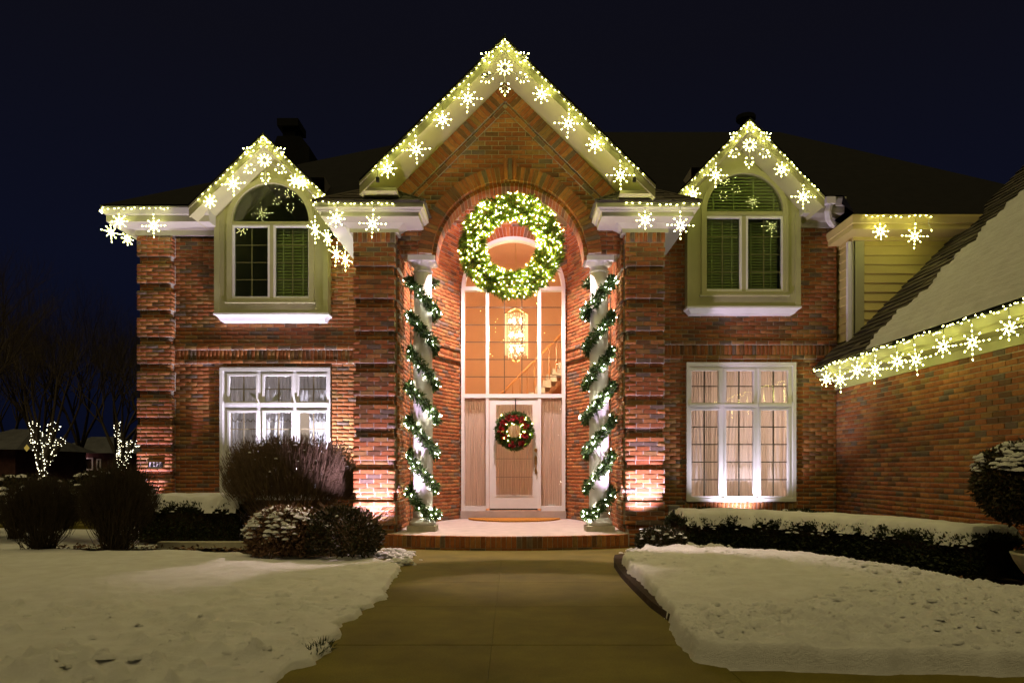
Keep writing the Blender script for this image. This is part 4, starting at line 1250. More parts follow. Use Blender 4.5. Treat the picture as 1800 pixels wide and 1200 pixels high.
rake('string of white lights up the chimney side of the central gable', (650, 305), (885, 72), D_GF - .02)
rake('string of white lights down the garage side of the central gable', (887, 72), (1133, 309), D_GF - .02)
light_string('string of white lights along the small hip roof near the garage side bay', [W(1096, 358, D_P - .53), W(1232, 358, D_P - .53)])
yb2 = D_BR - .62
rake('string of white lights up the arch side of the garage side bay gable', (1196, 338), (1316.5, 214), yb2)
rake('string of white lights down the garage side of the garage side bay gable', (1318.5, 214), (1442, 338), yb2)
light_string('string of white lights along the upper eave above the pale siding', [W(1519, 380, 10.93), W(1642, 380.5, 10.93)])
light_string('long dense string of white lights along the low garage eave', [(ex - .03, D_MR - .1, 2.765), (ex - .03, 4.7, 2.765)], .052, jit=.03, r=.0085)

# ------------------------------------------------------------------ snowflake lights: three kinds
def flake_proto(kind):
    t = thing('snowflake_light', 'white snowflake light', 'snowflake light', (0, 0, 0), 'lit snowflakes hanging from the eaves')
    sp = MB(); P = []; Dv = []
    if kind == 'peak':
        R = .37
        for k in range(10):
            a = 2 * PI * k / 10 + .3; d = Vector((math.cos(a), 0, math.sin(a)))
            sp.tube([(0, 0, 0), d * .085], .003, 4); P += [d * .055, d * .095][:2]; Dv += [d, d]
        for k in range(6):
            a = PI / 2 + k * PI / 3; d = Vector((math.cos(a), 0, math.sin(a))); s = Vector((-math.sin(a), 0, math.cos(a)))
            sp.tube([(0, 0, 0), d * R], .004, 4)
            P.append(d * R); Dv.append(d)
            for q, w in ((.19, .055), (.25, .07), (.30, .045)):
                for g in (-1, 1):
                    e_ = d * q + (d * .6 + s * g).normalized() * w; sp.tube([d * (q - .01), e_], .0025, 4); P.append(e_); Dv.append(d * .6 + s * g)
        top = R
    else:
        n = 8
        for k in range(n):
            a = PI / 2 + k * PI / 4; d = Vector((math.cos(a), 0, math.sin(a)))
            lg = kind == 'large' and k % 2 == 0
            L = .185 if lg else (.118 if kind == 'large' else .112)
            sp.tube([d * .025, d * L], .0035, 4)
            for q in ((.075, .125, L) if lg else (.065, L)): P.append(d * q); Dv.append(d)
        sp.tube([(.032 * math.cos(2 * PI * i / 12), 0, .032 * math.sin(2 * PI * i / 12)) for i in range(13)], .006, 4)
        for k in range(8):
            a = 2 * PI * k / 8 + .2; d = Vector((math.cos(a), 0, math.sin(a))); P.append(d * .034); Dv.append(d)
        top = .185 if kind == 'large' else .112
    sp.build('spokes', M['whitewire'], t)
    bulbs_obj('bulbs', P, Dv, .0074, .0155, M['bulb_flake'], t)
    m = MB(); m.tube([(0, .004, top), (.004, .008, top + .09)], .003, 4); m.build('hook', M['wire'], t)
    return t
protos = {}
def flake(kind, loc, rz, lbl, scale=1.0):
    if kind not in protos:
        r = flake_proto(kind); protos[kind] = r
    else:
        src = protos[kind]; r = src.copy(); COL.objects.link(r)
        for ch in list(src.children):
            c = ch.copy(); COL.objects.link(c); c.parent = r
    r.location = loc; r.rotation_euler = (random.uniform(-.05, .05), random.uniform(-.09, .09), rz + random.uniform(-.12, .12)); r.scale = (scale,) * 3
    r['label'] = lbl
    return r
yE = D_CP - .57
flake('small', W(210, 389, yE), .3, 'small snowflake light at the very corner of the low eave on the house number side')
flake('large', W(270, 397, yE), 0, 'large snowflake light over the brick corner with the house number')
xs_e = XL - .40
for px, py, kd, lb in ((195, 408, 'large', 'snowflake light on the end eave of the house number corner, the one nearer its tip'), (224, 420, 'small', 'snowflake light on the end eave of the house number corner, the one nearer the wall')):
    DD = F * (-xs_e) / (900 - px); flake(kd, (xs_e, DD, Z(py, DD)), 1.1, lb, .9)
yb = D_BL - .66
for px, py, kd, lb in ((369, 354, 'small', 'lowest snowflake light on the house number side of the chimney side bay gable'),
                       (410, 323, 'large', 'upper snowflake light on the house number side of the chimney side bay gable'),
                       (518, 318, 'small', 'upper snowflake light on the arch side of the chimney side bay gable'),
                       (532, 322, 'small', 'snowflake light behind another on the arch side of the chimney side bay gable'),
                       (559, 352, 'small', 'lowest snowflake light on the arch side of the chimney side bay gable'),
                       (465, 282, 'peak', 'big branched snowflake light under the peak of the chimney side bay gable')):
    flake(kd, W(px, py, yb + (.05 if px == 532 else 0)), 0, lb, .88 if kd == 'small' else 1)
yp_ = D_P - .57
flake('small', W(591, 384, yp_), 0, 'small snowflake light on the pavilion eave by the chimney side bay')
flake('large', W(655, 393, yp_), 0, 'large snowflake light on the pavilion eave nearest the chimney side of the arch')
for k, (px, py, kd, lb) in enumerate(((554, 404, 'large', 'first snowflake light along the eave that runs back beside the chimney side bay'), (576, 418, 'small', 'second snowflake light along the eave that runs back beside the chimney side bay'),
                       (591, 447, 'large', 'third snowflake light along the eave that runs back beside the chimney side bay'), (607, 456, 'large', 'last snowflake light along the eave that runs back beside the chimney side bay'))):
    DD = F * (-xr_ + .02) / (900 - px); flake(kd, (xr_ - .02, DD, Z(py, DD)), 1.15, lb)
yg = D_GF - .06
for px, py, kd, lb in ((681, 297, 'small', 'lowest snowflake light on the chimney side of the central gable'), (731.6, 263, 'large', 'second snowflake light from below on the chimney side of the central gable'),
                       (778, 210.6, 'small', 'third snowflake light from below on the chimney side of the central gable'), (822.5, 173, 'large', 'highest small snowflake light on the chimney side of the central gable'),
                       (952, 166, 'small', 'highest small snowflake light on the garage side of the central gable'), (999, 217, 'large', 'third snowflake light from below on the garage side of the central gable'),
                       (1046, 254, 'small', 'second snowflake light from below on the garage side of the central gable'), (1090.6, 308, 'large', 'lowest snowflake light on the garage side of the central gable'),
                       (887.5, 119, 'peak', 'biggest branched snowflake light under the peak of the central gable')):
    flake(kd, W(px, py, yg), 0, lb)
flake('small', W(1134, 387, yp_), 0, 'small snowflake light on the pavilion eave nearest the garage side of the arch')
flake('large', W(1196, 396, yp_), 0, 'large snowflake light on the pavilion eave by the garage side bay')
yb = D_BR - .66
for px, py, kd, lb in ((1218, 341, 'small', 'lowest snowflake light on the arch side of the garage side bay gable'), (1258, 308, 'large', 'upper snowflake light on the arch side of the garage side bay gable'),
                       (1374, 298, 'small', 'upper snowflake light on the garage side of the garage side bay gable'), (1412, 346, 'large', 'lowest snowflake light beside the downspout on the garage side bay gable'),
                       (1318, 255, 'peak', 'big branched snowflake light under the peak of the garage side bay gable')):
    flake(kd, W(px, py, yb), 0, lb, .95)
flake('small', W(1548, 407, 10.9), 0, 'small snowflake light in front of the pale siding near its corner')
flake('large', W(1608, 415, 10.9), 0, 'large snowflake light in front of the pale siding')
names = ['first', 'second', 'third', 'fourth', 'fifth', 'sixth', 'seventh', 'eighth', 'ninth']
for k, (px, py, kd) in enumerate(((1452.5, 666, 'small'), (1477, 667, 'large'), (1507, 650, 'small'), (1538, 649, 'large'), (1577, 635, 'small'), (1610, 632, 'large'), (1658, 609, 'small'), (1709, 602, 'large'), (1774, 577, 'small'))):
    xx = ex - .05; DD = F * xx / (px - 900)
    flake(kd, (xx, DD, Z(py, DD)), PI / 2 + .5, names[k] + ' snowflake light along the garage eave counted from the house wall')
# loose ends of wire with a single bulb, and the clump of plugs under the central peak
m = MB(); a = W(1634, 381, 10.93); m.tube([a, a + Vector((-.02, 0, -.10)), a + Vector((.03, 0, -.20))], .004, 5); t_ = thing('loose_wire', 'loose end of light wire dangling from the upper eave', 'wire', a); m.build('lead', M['whitewire'], t_)
bulbs_obj('bulb', [a + Vector((.03, 0, -.21))], [Vector((0, 0, 1))], .009, .015, M['bulb'], t_).pop('kind', None)
for px, py, lb in ((664, 312, 'dark plug dangling at the foot of the central gable on the chimney side'), (1115, 312, 'dark plug dangling at the foot of the central gable on the garage side')):
    a = W(px, py - 14, D_GF - .02); b = W(px, py, D_GF - .02); t_ = thing('light_plug', lb, 'plug', a)
    m = MB(); m.tube([a, b], .004, 5); m.build('lead', M['wire'], t_)
    m = MB(); m.box(b.x - .022, b.x + .022, b.y - .02, b.y + .02, b.z - .06, b.z); m.build('plug', M['dark'], t_)
a = W(858, 132, D_GF + .02); t_ = thing('wire_bundle', 'tangled bundle of dark wire beside the biggest branched snowflake', 'wire', a)
m = MB()
for k in range(5):
    c_ = a + Vector((random.uniform(-.05, .05), 0, random.uniform(-.02, .02)))
    m.tube([c_ + Vector((.045 * math.cos(2 * PI * i / 12), random.uniform(-.01, .01), .018 * math.sin(2 * PI * i / 12))) for i in range(13)], .005, 4)
m.build('loops', M['dark'], t_)

# ------------------------------------------------------------------ curtains, blinds, chandelier
def curtain(lbl, x0, x1, z0, z1, y, mat, name='curtain', amp=.02, wl=.075, swag=0):
    nx = int((x1 - x0) / .008); nz = 14
    u = np.linspace(x0, x1, nx); v = np.linspace(z0, z1, nz)
    gu, gv = np.meshgrid(u, v)
    ph = 2 * fbm(gu * 5, gv * .35, 91, 3) * 11
    gy = y + amp * np.sin(gu * 2 * PI / wl + ph) + .02 * (fbm(gu * 3, gv * 1.5, 55, 2) - .5)
    idx = np.arange(nx * nz).reshape(nz, nx)
    q = np.stack([idx[:-1, :-1], idx[:-1, 1:], idx[1:, 1:], idx[1:, :-1]], -1)
    o = np_mesh(name, np.stack([gu.ravel(), gy.ravel(), gv.ravel()], -1), q.ravel(), 4, mat, None, True)
    return tag(o, lbl, 'curtain', 'sheer curtains')
zl, zh = Z(868, D_MR), Z(652, D_MR)
for k, (a, b) in enumerate(((1214, 1263), (1275, 1324), (1336, 1384))):
    curtain('pink lit sheer curtain in the %s of the window beside the garage wing' % ('porch side', 'middle', 'garage side')[k], X(a - 5, D_MR), X(b + 5, D_MR), zl - .1, zh + .1, D_MR + .17, M['sheer_pink'], wl=.062)
curtain('dim sheer curtain behind the upper lights of the window over the round shrub', LW[0] + .06, LW[1] - .06, Z(715, D_ML), Z(655, D_ML), D_ML + .2, M['sheer_white'])
for k, (a, b) in enumerate(((404, 452), (465, 514), (540, 575))):
    curtain('scalloped white lace curtain behind the %s lower light over the round shrub' % ('outermost', 'middle', 'porch side')[k], X(a, D_ML), X(b, D_ML), Z(870, D_ML), Z(715, D_ML), D_ML + .12, M['sheer_white'], name='lace_curtain', wl=.09)
# scalloped hems as folds in front of the lace
for row in (735, 775):
    t_ = thing('lace_trim', 'row of scallops on the lace curtains over the round shrub, %s row' % ('upper' if row == 735 else 'lower'), 'lace trim', W(490, row, D_ML + .08), 'lace trims')
    for (a, b) in ((405, 451), (467, 513), (540, 574)):
        n = 5
        for i in range(n):
            x0 = X(a + (b - a) * i / n, D_ML); x1 = X(a + (b - a) * (i + 1) / n, D_ML)
            m = MB(); pts = [(x0 + (x1 - x0) * j / 6, D_ML + .085, Z(row, D_ML) - .055 * math.sin(PI * j / 6)) for j in range(7)]
            m.tube(pts, [.004, .007, .010, .011, .010, .007, .004], 5); m.build('scallop', M['roomwall'], t_)
for (a, b, lb) in ((817, 854.5, 'pleated sheer curtain in the sidelight nearest the chimney side'), (950.5, 988, 'pleated sheer curtain in the sidelight nearest the garage side'), (869, 939, 'pleated sheer curtain behind the glass of the front door')):
    curtain(lb, X(a, D_D), X(b, D_D), Z(890 if b != 939 else 872, D_D), Z(699 if b != 939 else 709, D_D), D_D + .065 if b != 939 else D_D + .035, M['sheer_pink'], amp=.010, wl=.042)
# two pale wing shaped ornaments behind the lace window
for k, (px, sg) in enumerate(((448, -1), (487, 1))):
    c = W(px, 698, D_ML + .05); m = MB()
    pr = [(0, -.07), (.05, -.055), (.13, .02), (.17, .075), (.12, .07), (.05, .03), (.0, -.02)]
    m.xz([(c.x + sg * (x_ - .08), c.z + z_) for x_, z_ in pr][::sg], c.y, c.y + .012)
    tag(m.build('window_ornament', M['white']), 'pale wing shaped ornament behind the %s upper light over the round shrub' % ('outermost' if sg < 0 else 'middle'), 'ornament', 'window ornaments')

def blinds(lbl, x0, x1, z0, z1, y, arc_c=None, step=.05):
    t = thing('window_blind', lbl, 'window blind', ((x0 + x1) / 2, y, z1), 'slatted window blinds')
    z = z0 + .02; k = 0
    while z < z1 - .01:
        a, b = x0, x1
        if arc_c:
            cx, cz, r = arc_c; dz = max(0, z - cz)
            if dz >= r - .02: break
            h = math.sqrt(r * r - dz * dz); a, b = max(x0, cx - h), min(x1, cx + h)
        m = MB(); m.hexa([(a, y, z), (b, y, z), (b, y + .020, z + .036), (a, y + .020, z + .036), (a, y - .003, z + .001), (b, y - .003, z + .001), (b, y + .017, z + .038), (a, y + .017, z + .038)])
        m.build('slat', M['blind'], t); z += step
    m = MB()
    for f_ in ((.1, .37, .63, .9) if arc_c else (.2, .8)):
        xx = x0 + (x1 - x0) * f_
        zt = z1 if not arc_c else arc_c[1] + math.sqrt(max(0, arc_c[2] ** 2 - (xx - arc_c[0]) ** 2)) - .03
        m.box(xx - .012, xx + .012, y - .004, y - .001, z0, zt)
    m.build('tape', M['blind'], t)
by, cx, zs, ra, xs_, pb, tb = bayR
blinds('slatted blind filling the arched light of the bay beside the garage wing', cx - ra, cx + ra, zs + .02, zs + ra, D_BR + .04, (cx, zs, ra - .02), .052)
blinds('slatted blind behind the porch side casement of the bay beside the garage wing', xs_[0][0], xs_[0][1], pb, tb, D_BR + .05, None, .046)
blinds('dim slatted blind behind the garage side casement of the bay beside the garage wing', xs_[1][0], xs_[1][1], pb, tb, D_BR + .16, None, .046)
by, cx, zs, ra, xs_, pb, tb = bayL
blinds('slatted blind behind the arch side casement of the bay nearest the chimney', xs_[1][0], xs_[1][1], pb, tb, D_BL + .06, None, .052)

# chandelier
CHY = 15.4
ctop, cbot = Z(553, CHY), Z(624, CHY); ccx = X(907, CHY); cr = (X(930, CHY) - X(884, CHY)) / 2 * .9
chd = thing('chandelier', 'lit crystal rod chandelier hanging in the foyer behind the tall window', 'chandelier', (ccx, CHY, Z(540, CHY)))
crystal = NT('crystal'); _d = crystal.n('ShaderNodeBsdfTranslucent'); _e = crystal.n('ShaderNodeEmission'); _a = crystal.n('ShaderNodeAddShader')
_d.inputs[0].default_value = (.8, .7, .55, 1); _e.inputs[0].default_value = (1, .66, .36, 1); _e.inputs[1].default_value = .7  # rods glow by themselves, imitating bulb light caught in the crystal
crystal.l(_d.outputs[0], _a.inputs[0]); crystal.l(_e.outputs[0], _a.inputs[1]); crystal.l(_a.outputs[0], crystal.out.inputs[0])
for k in range(36):
    a = 2 * PI * k / 36; px_, py_ = ccx + cr * math.cos(a), CHY + cr * math.sin(a)
    m = MB(); jz = random.uniform(-.03, .03)
    for i in range(3): pass
    m.tube([(px_, py_, cbot + jz - .04 * math.cos(a * 3)), (px_, py_, ctop + jz * .5)], .008, 3); m.build('crystal_rod', crystal.m, chd)
m = MB()
for zz, rr_ in ((ctop, cr), (cbot + .25, cr * .96)): m.tube([(ccx + rr_ * math.cos(2 * PI * i / 24), CHY + rr_ * math.sin(2 * PI * i / 24), zz) for i in range(25)], .012, 5)
for k in range(6):
    a = PI * k / 3
    m.tube([(ccx, CHY, ctop + .16), (ccx + .09 * math.cos(a), CHY + .09 * math.sin(a), ctop + .10), (ccx + cr * math.cos(a), CHY + cr * math.sin(a), ctop)], .008, 4)
    m.tube([(ccx + cr * .5 * math.cos(a), CHY + cr * .5 * math.sin(a), cbot), (ccx + cr * .35 * math.cos(a), CHY + cr * .35 * math.sin(a), cbot - .10), (ccx, CHY, cbot - .16)], .007, 4)
m.tube([(ccx, CHY, ctop + .16), (ccx, CHY, 6.38)], .008, 5)
m.build('brass_frame', M['brass'], chd)
P = []; 
for zz in (ctop - .14, (ctop + cbot) / 2, cbot + .12):
    for k in range(5):
        a = 2 * PI * k / 5 + zz; P.append(Vector((ccx + cr * .5 * math.cos(a), CHY + cr * .5 * math.sin(a), zz)))
m = MB()
for k in range(150):
    a = random.uniform(0, 2 * PI); rr_ = cr * random.uniform(.25, .9); m.octa((ccx + rr_ * math.cos(a), CHY + rr_ * math.sin(a), random.uniform(cbot - .06, ctop + .02)), .010, .022)
m.build('crystal_drops', emit('crystal_glow', (1, .74, .46), 3.0, 'NONE'), chd, kind='stuff')  # self-lit drops imitate sparkle; they are not bulbs
m = MB()
for p in P: m.octa(p, .034, .055)
m.build('bulbs', emit('chandelier_bulb', (1, .76, .50), 42), chd, kind='stuff')

# ------------------------------------------------------------------ ground spotlights, porch lamp, room lamps
def lamp(name, kind, loc, col, en, parent=None, size=.03, **kw):
    d = bpy.data.lights.new(name, kind); d.energy = en; d.color = col; d.shadow_soft_size = size
    for k, v in kw.items(): setattr(d, k, v)
    o = bpy.data.objects.new(name, d); COL.objects.link(o); o.location = loc
    WM[o.name] = Matrix.Translation(Vector(loc))
    if parent is not None: setparent(o, parent)
    return o
def spot(lbl, loc, target, col, en, ang=95, blend=.6):
    loc = Vector(loc); t = thing('ground_spotlight', lbl, 'spotlight', loc, 'ground spotlights against the brick')
    d = (Vector(target) - loc).normalized()
    m = MB(); m.tube([loc - d * .10, loc - d * .02], [.035, .05], 12); m.tube([(loc.x, loc.y, -.05), loc - d * .08], .012, 6); m.build('housing', M['dark'], t)
    m = MB(); m.tube([loc - d * .018, loc - d * .012], .044, 12); m.build('lens', M['ground_lens'], t)
    o = lamp('spot_beam', 'SPOT', loc + d * .01, col, en, None, .03, spot_size=math.radians(ang), spot_blend=blend)
    o.rotation_mode = 'QUATERNION'; o.rotation_quaternion = d.to_track_quat('-Z', 'Y')
    return t
pink = (1.0, .72, 1.08); cool = (.90, .80, 1.0)
spot('ground spotlight below the house number on the brick corner', (-6.36, 12.02, .10), (-6.36, 12.34, 3.2), pink, 330, 62)
spot('ground spotlight behind the round twiggy shrub', (-3.35, 11.93, .50), (-3.62, 12.4, 2.5), cool, 900, 100)
spot('ground spotlight at the foot of the brick pier by the twiggy shrub', (-2.03, 9.96, .10), (-2.03, 10.5, 2.2), pink, 420, 100)
spot('ground spotlight at the foot of the brick pier by the grey box', (1.84, 10.02, .30), (1.90, 10.5, 2.4), pink, 330, 105)
spot('ground spotlight below the window beside the garage wing', (3.78, 11.45, .22), (3.78, 11.9, 2.6), cool, 150, 120)
pl_ = thing('porch_ceiling_light', 'small dome light under the porch ceiling behind the arch', 'ceiling light', (-.1, 12.0, 6.7))
m = MB(); m.lathe([(.0, -.12), (.08, -.105), (.13, -.05), (.14, .12)], (-.1, 12.0, 6.7), 20); m.build('dome', M['lamp_glow'], pl_, True)
lamp('porch_lamp', 'POINT', (-.1, 12.0, 6.15), (1.0, .50, .60), 130, None, .10)
lamp('porch_downlight', 'SPOT', (-.1, 12.0, 6.2), (1.0, .72, .68), 1900, None, .06, spot_size=math.radians(100), spot_blend=.6)
lamp('chandelier_lamp', 'POINT', (ccx, CHY, (ctop + cbot) / 2), (1.0, .64, .40), 560, None, .18)
rlp = (X(1300, 13.6), 13.6, 1.9)
lamp('room_lamp', 'POINT', (-4.6, 14.6, 2.6), (1.0, .82, .82), 90, None, .15)
lamp('room_lamp', 'POINT', rlp, (1.0, .72, .54), 150, None, .15)

# ------------------------------------------------------------------ shrubs, hedges, planting
def blob_points(n, c, r, shell=.75, zmin=-.6):
    d = unit(rng.normal(size=(n * 2, 3))); d = d[d[:, 2] > zmin][:n]; k = len(d)
    q = rng.uniform(shell ** 3, 1, k) ** (1 / 3)
    lump = .86 + .28 * fbm(d[:, 0] * 3 + 5, d[:, 2] * 3 + d[:, 1] * 2, int(abs(c[0]) * 100), 3)
    return np.array(c)[None] + d * np.array(r)[None] * (q * lump)[:, None], d

def leafy_bush(name, lbl, cat, c, r, n, ll, lw, mat, nsnow=0, sn_r=.04, stems=30, group=None, snow_z=.25):
    base = (c[0], c[1], 0)
    t = thing(name, lbl, cat, base, group)
    P, d = blob_points(n, c, r)
    leaves('foliage', P, d + rng.normal(size=P.shape) * .6 + np.array([0, 0, .3]), ll, lw, mat, t, kind='stuff')
    Pe, de = blob_points(stems, c, np.array(r) * .9)
    S = 5; tt = np.linspace(0, 1, S)[None, :, None]
    b = np.array([c[0], c[1], 0.0])[None, None] + rng.normal(size=(len(Pe), 1, 3)) * np.array([.06, .06, 0])
    P3 = b * (1 - tt) + Pe[:, None] * tt + np.array([0, 0, .12]) * np.sin(tt * PI)
    tubes('stems', P3, np.tile(np.linspace(.012, .004, S), (len(Pe), 1)), M['twigdark'], t, 4)
    if nsnow:
        Ps, ds = blob_points(nsnow * 3, c, np.array(r) * 1.0, .97, snow_z); Ps = Ps[:nsnow]
        keep = vnoise(Ps[:, 0] * 6, Ps[:, 1] * 6, 3) > .28
        Ps = Ps[keep]
        snow_blobs('snow', Ps, rng.uniform(.5, 1.4, len(Ps)) * sn_r, t)
    return t

def twig_shrub(name, lbl, cat, base, c, r, nst, ntw, mat, sup=2.6, tw_len=.22, rad=.006, snow=0, group=None, tw_rad=.0032):
    t = thing(name, lbl, cat, (base[0], base[1], 0), group)
    def sample(n, lo):
        d = unit(rng.normal(size=(n, 3))); d[:, 2] = np.abs(d[:, 2]) * 1.2 - .25; d = unit(d)
        k = 1 / (np.abs(d[:, 0]) ** sup + np.abs(d[:, 1]) ** sup + np.abs(d[:, 2]) ** sup) ** (1 / sup)
        q = rng.uniform(lo, 1, n)
        return np.array(c) + d * (k * q)[:, None] * np.array(r), d
    E, d = sample(nst, .6)
    S = 7; tt = np.linspace(0, 1, S)[None, :, None]
    b = np.array([base[0], base[1], base[2]])[None] + rng.normal(size=(nst, 3)) * np.array([.16 * r[0], .14 * r[1], 0])
    out = (E - b); ctrl = b + out * np.array([.62, .62, .25])
    P = (1 - tt) ** 2 * b[:, None] + 2 * tt * (1 - tt) * ctrl[:, None] + tt ** 2 * E[:, None]
    P = P + rng.normal(size=P.shape) * .010 * tt
    tubes('stems', P, np.tile(np.linspace(rad, rad * .4, S), (nst, 1)), mat, t, 4)
    E, d = sample(ntw, .55)
    dirn = unit((E - np.array([base[0], base[1], base[2] - .2])) + rng.normal(size=E.shape) * .22 * np.array(r).max())
    L = rng.uniform(.5, 1.2, ntw)[:, None] * tw_len
    S = 3; tt = np.linspace(-.75, .35, S)[None, :, None]
    P = E[:, None] + dirn[:, None] * L[:, None] * tt + np.array([0, 0, 1]) * (tt + .75) ** 2 * .05
    tubes('twigs', P, np.tile(np.linspace(tw_rad, tw_rad * .45, S), (ntw, 1)), mat, t, 3, kind='stuff')
    if snow:
        E, d = sample(snow * 3, .93); E = E[d[:, 2] > .25][:snow * 2]
        snow_blobs('snow', E, rng.uniform(.4, 1.2, len(E)) * .022, t)
    return t

twig_shrub('round_shrub', 'big flat topped leafless shrub in front of the white lace window', 'shrub', (-3.45, 11.1, .02), (-3.48, 11.15, .92), (1.02, .55, .66), 420, 7600, M['twig'], sup=3.6, snow=50, tw_len=.22, tw_rad=.0042)
twig_shrub('fan_shrub', 'dark fan shaped shrub standing farthest from the house at the lawn edge', 'shrub', (-6.45, 9.75, 0), (-6.45, 9.75, .50), (.50, .38, .46), 240, 2600, M['twigdark'], tw_len=.26)
twig_shrub('fan_shrub', 'dark fan shaped shrub at the lawn edge next to the snowy hedge', 'shrub', (-5.45, 9.75, 0), (-5.42, 9.8, .62), (.52, .40, .52), 260, 3000, M['twigdark'], tw_len=.28)
leafy_bush('dark_bush', 'dark bush with snow patches in front of the lit tree with a single trunk', 'bush', (-8.1, 11.6, .55), (1.0, .6, .48), 7000, .055, .03, M['yew_leaf'], 60, .07, 40, 'dark bushes beyond the lawn')
leafy_bush('dark_bush', 'tall dark bush with snow patches touching the brick corner', 'bush', (-6.45, 11.3, .60), (.75, .5, .50), 7000, .055, .03, M['yew_leaf'], 34, .06, 40, 'dark bushes beyond the lawn')
leafy_bush('dark_bush', 'low dark bush farthest from the house beyond the lawn', 'bush', (-10.2, 12.4, .45), (1.1, .6, .40), 6000, .06, .03, M['yew_leaf'], 20, .07, 30, 'dark bushes beyond the lawn')
leafy_bush('snowy_shrub', 'low russet evergreen shrub heaped with snow clumps at the lawn corner', 'shrub', (-2.80, 8.85, .30), (.50, .40, .36), 5200, .06, .03, M['russet_leaf'], 420, .040, 40, None, -.05)
tb_ = leafy_bush('twiggy_shrub', 'dark shrub with bare upright twigs beside the brick pier and walk', 'shrub', (-2.10, 8.80, .30), (.50, .40, .36), 4500, .05, .026, M['yew_leaf'], 26, .028, 20, None, .3)
n = 90; b = np.array([-1.98, 8.8, .1]) + rng.normal(size=(n, 3)) * np.array([.10, .08, .02]); en = np.stack([rng.uniform(-2.5, -1.42, n), rng.uniform(8.6, 9.2, n), rng.uniform(.42, .74, n)], -1)
tt = np.linspace(0, 1, 5)[None, :, None]
tubes('twigs', b[:, None] * (1 - tt) + en[:, None] * tt + np.array([0, 0, .10]) * np.sin(tt * PI), np.tile(np.linspace(.007, .0025, 5), (n, 1)), M['twig'], tb_, 4, kind='stuff')
leafy_bush('small_shrub', 'small round snow dusted shrub beside the porch step and brick pier', 'shrub', (1.98, 9.52, .16), (.33, .24, .19), 3600, .045, .022, M['yew_leaf'], 70, .026, 20)
leafy_bush('window_shrub', 'low snowy shrub under the porch side of the curtained window', 'shrub', (3.05, 11.0, .27), (.52, .30, .26), 3600, .05, .024, M['box_leaf'], 110, .035, 20, 'low shrubs under the curtained window', .35)
leafy_bush('window_shrub', 'low snow flecked shrub under the garage side of the curtained window', 'shrub', (4.45, 10.9, .24), (.68, .32, .25), 3800, .05, .024, M['box_leaf'], 80, .028, 20, 'low shrubs under the curtained window', .35)

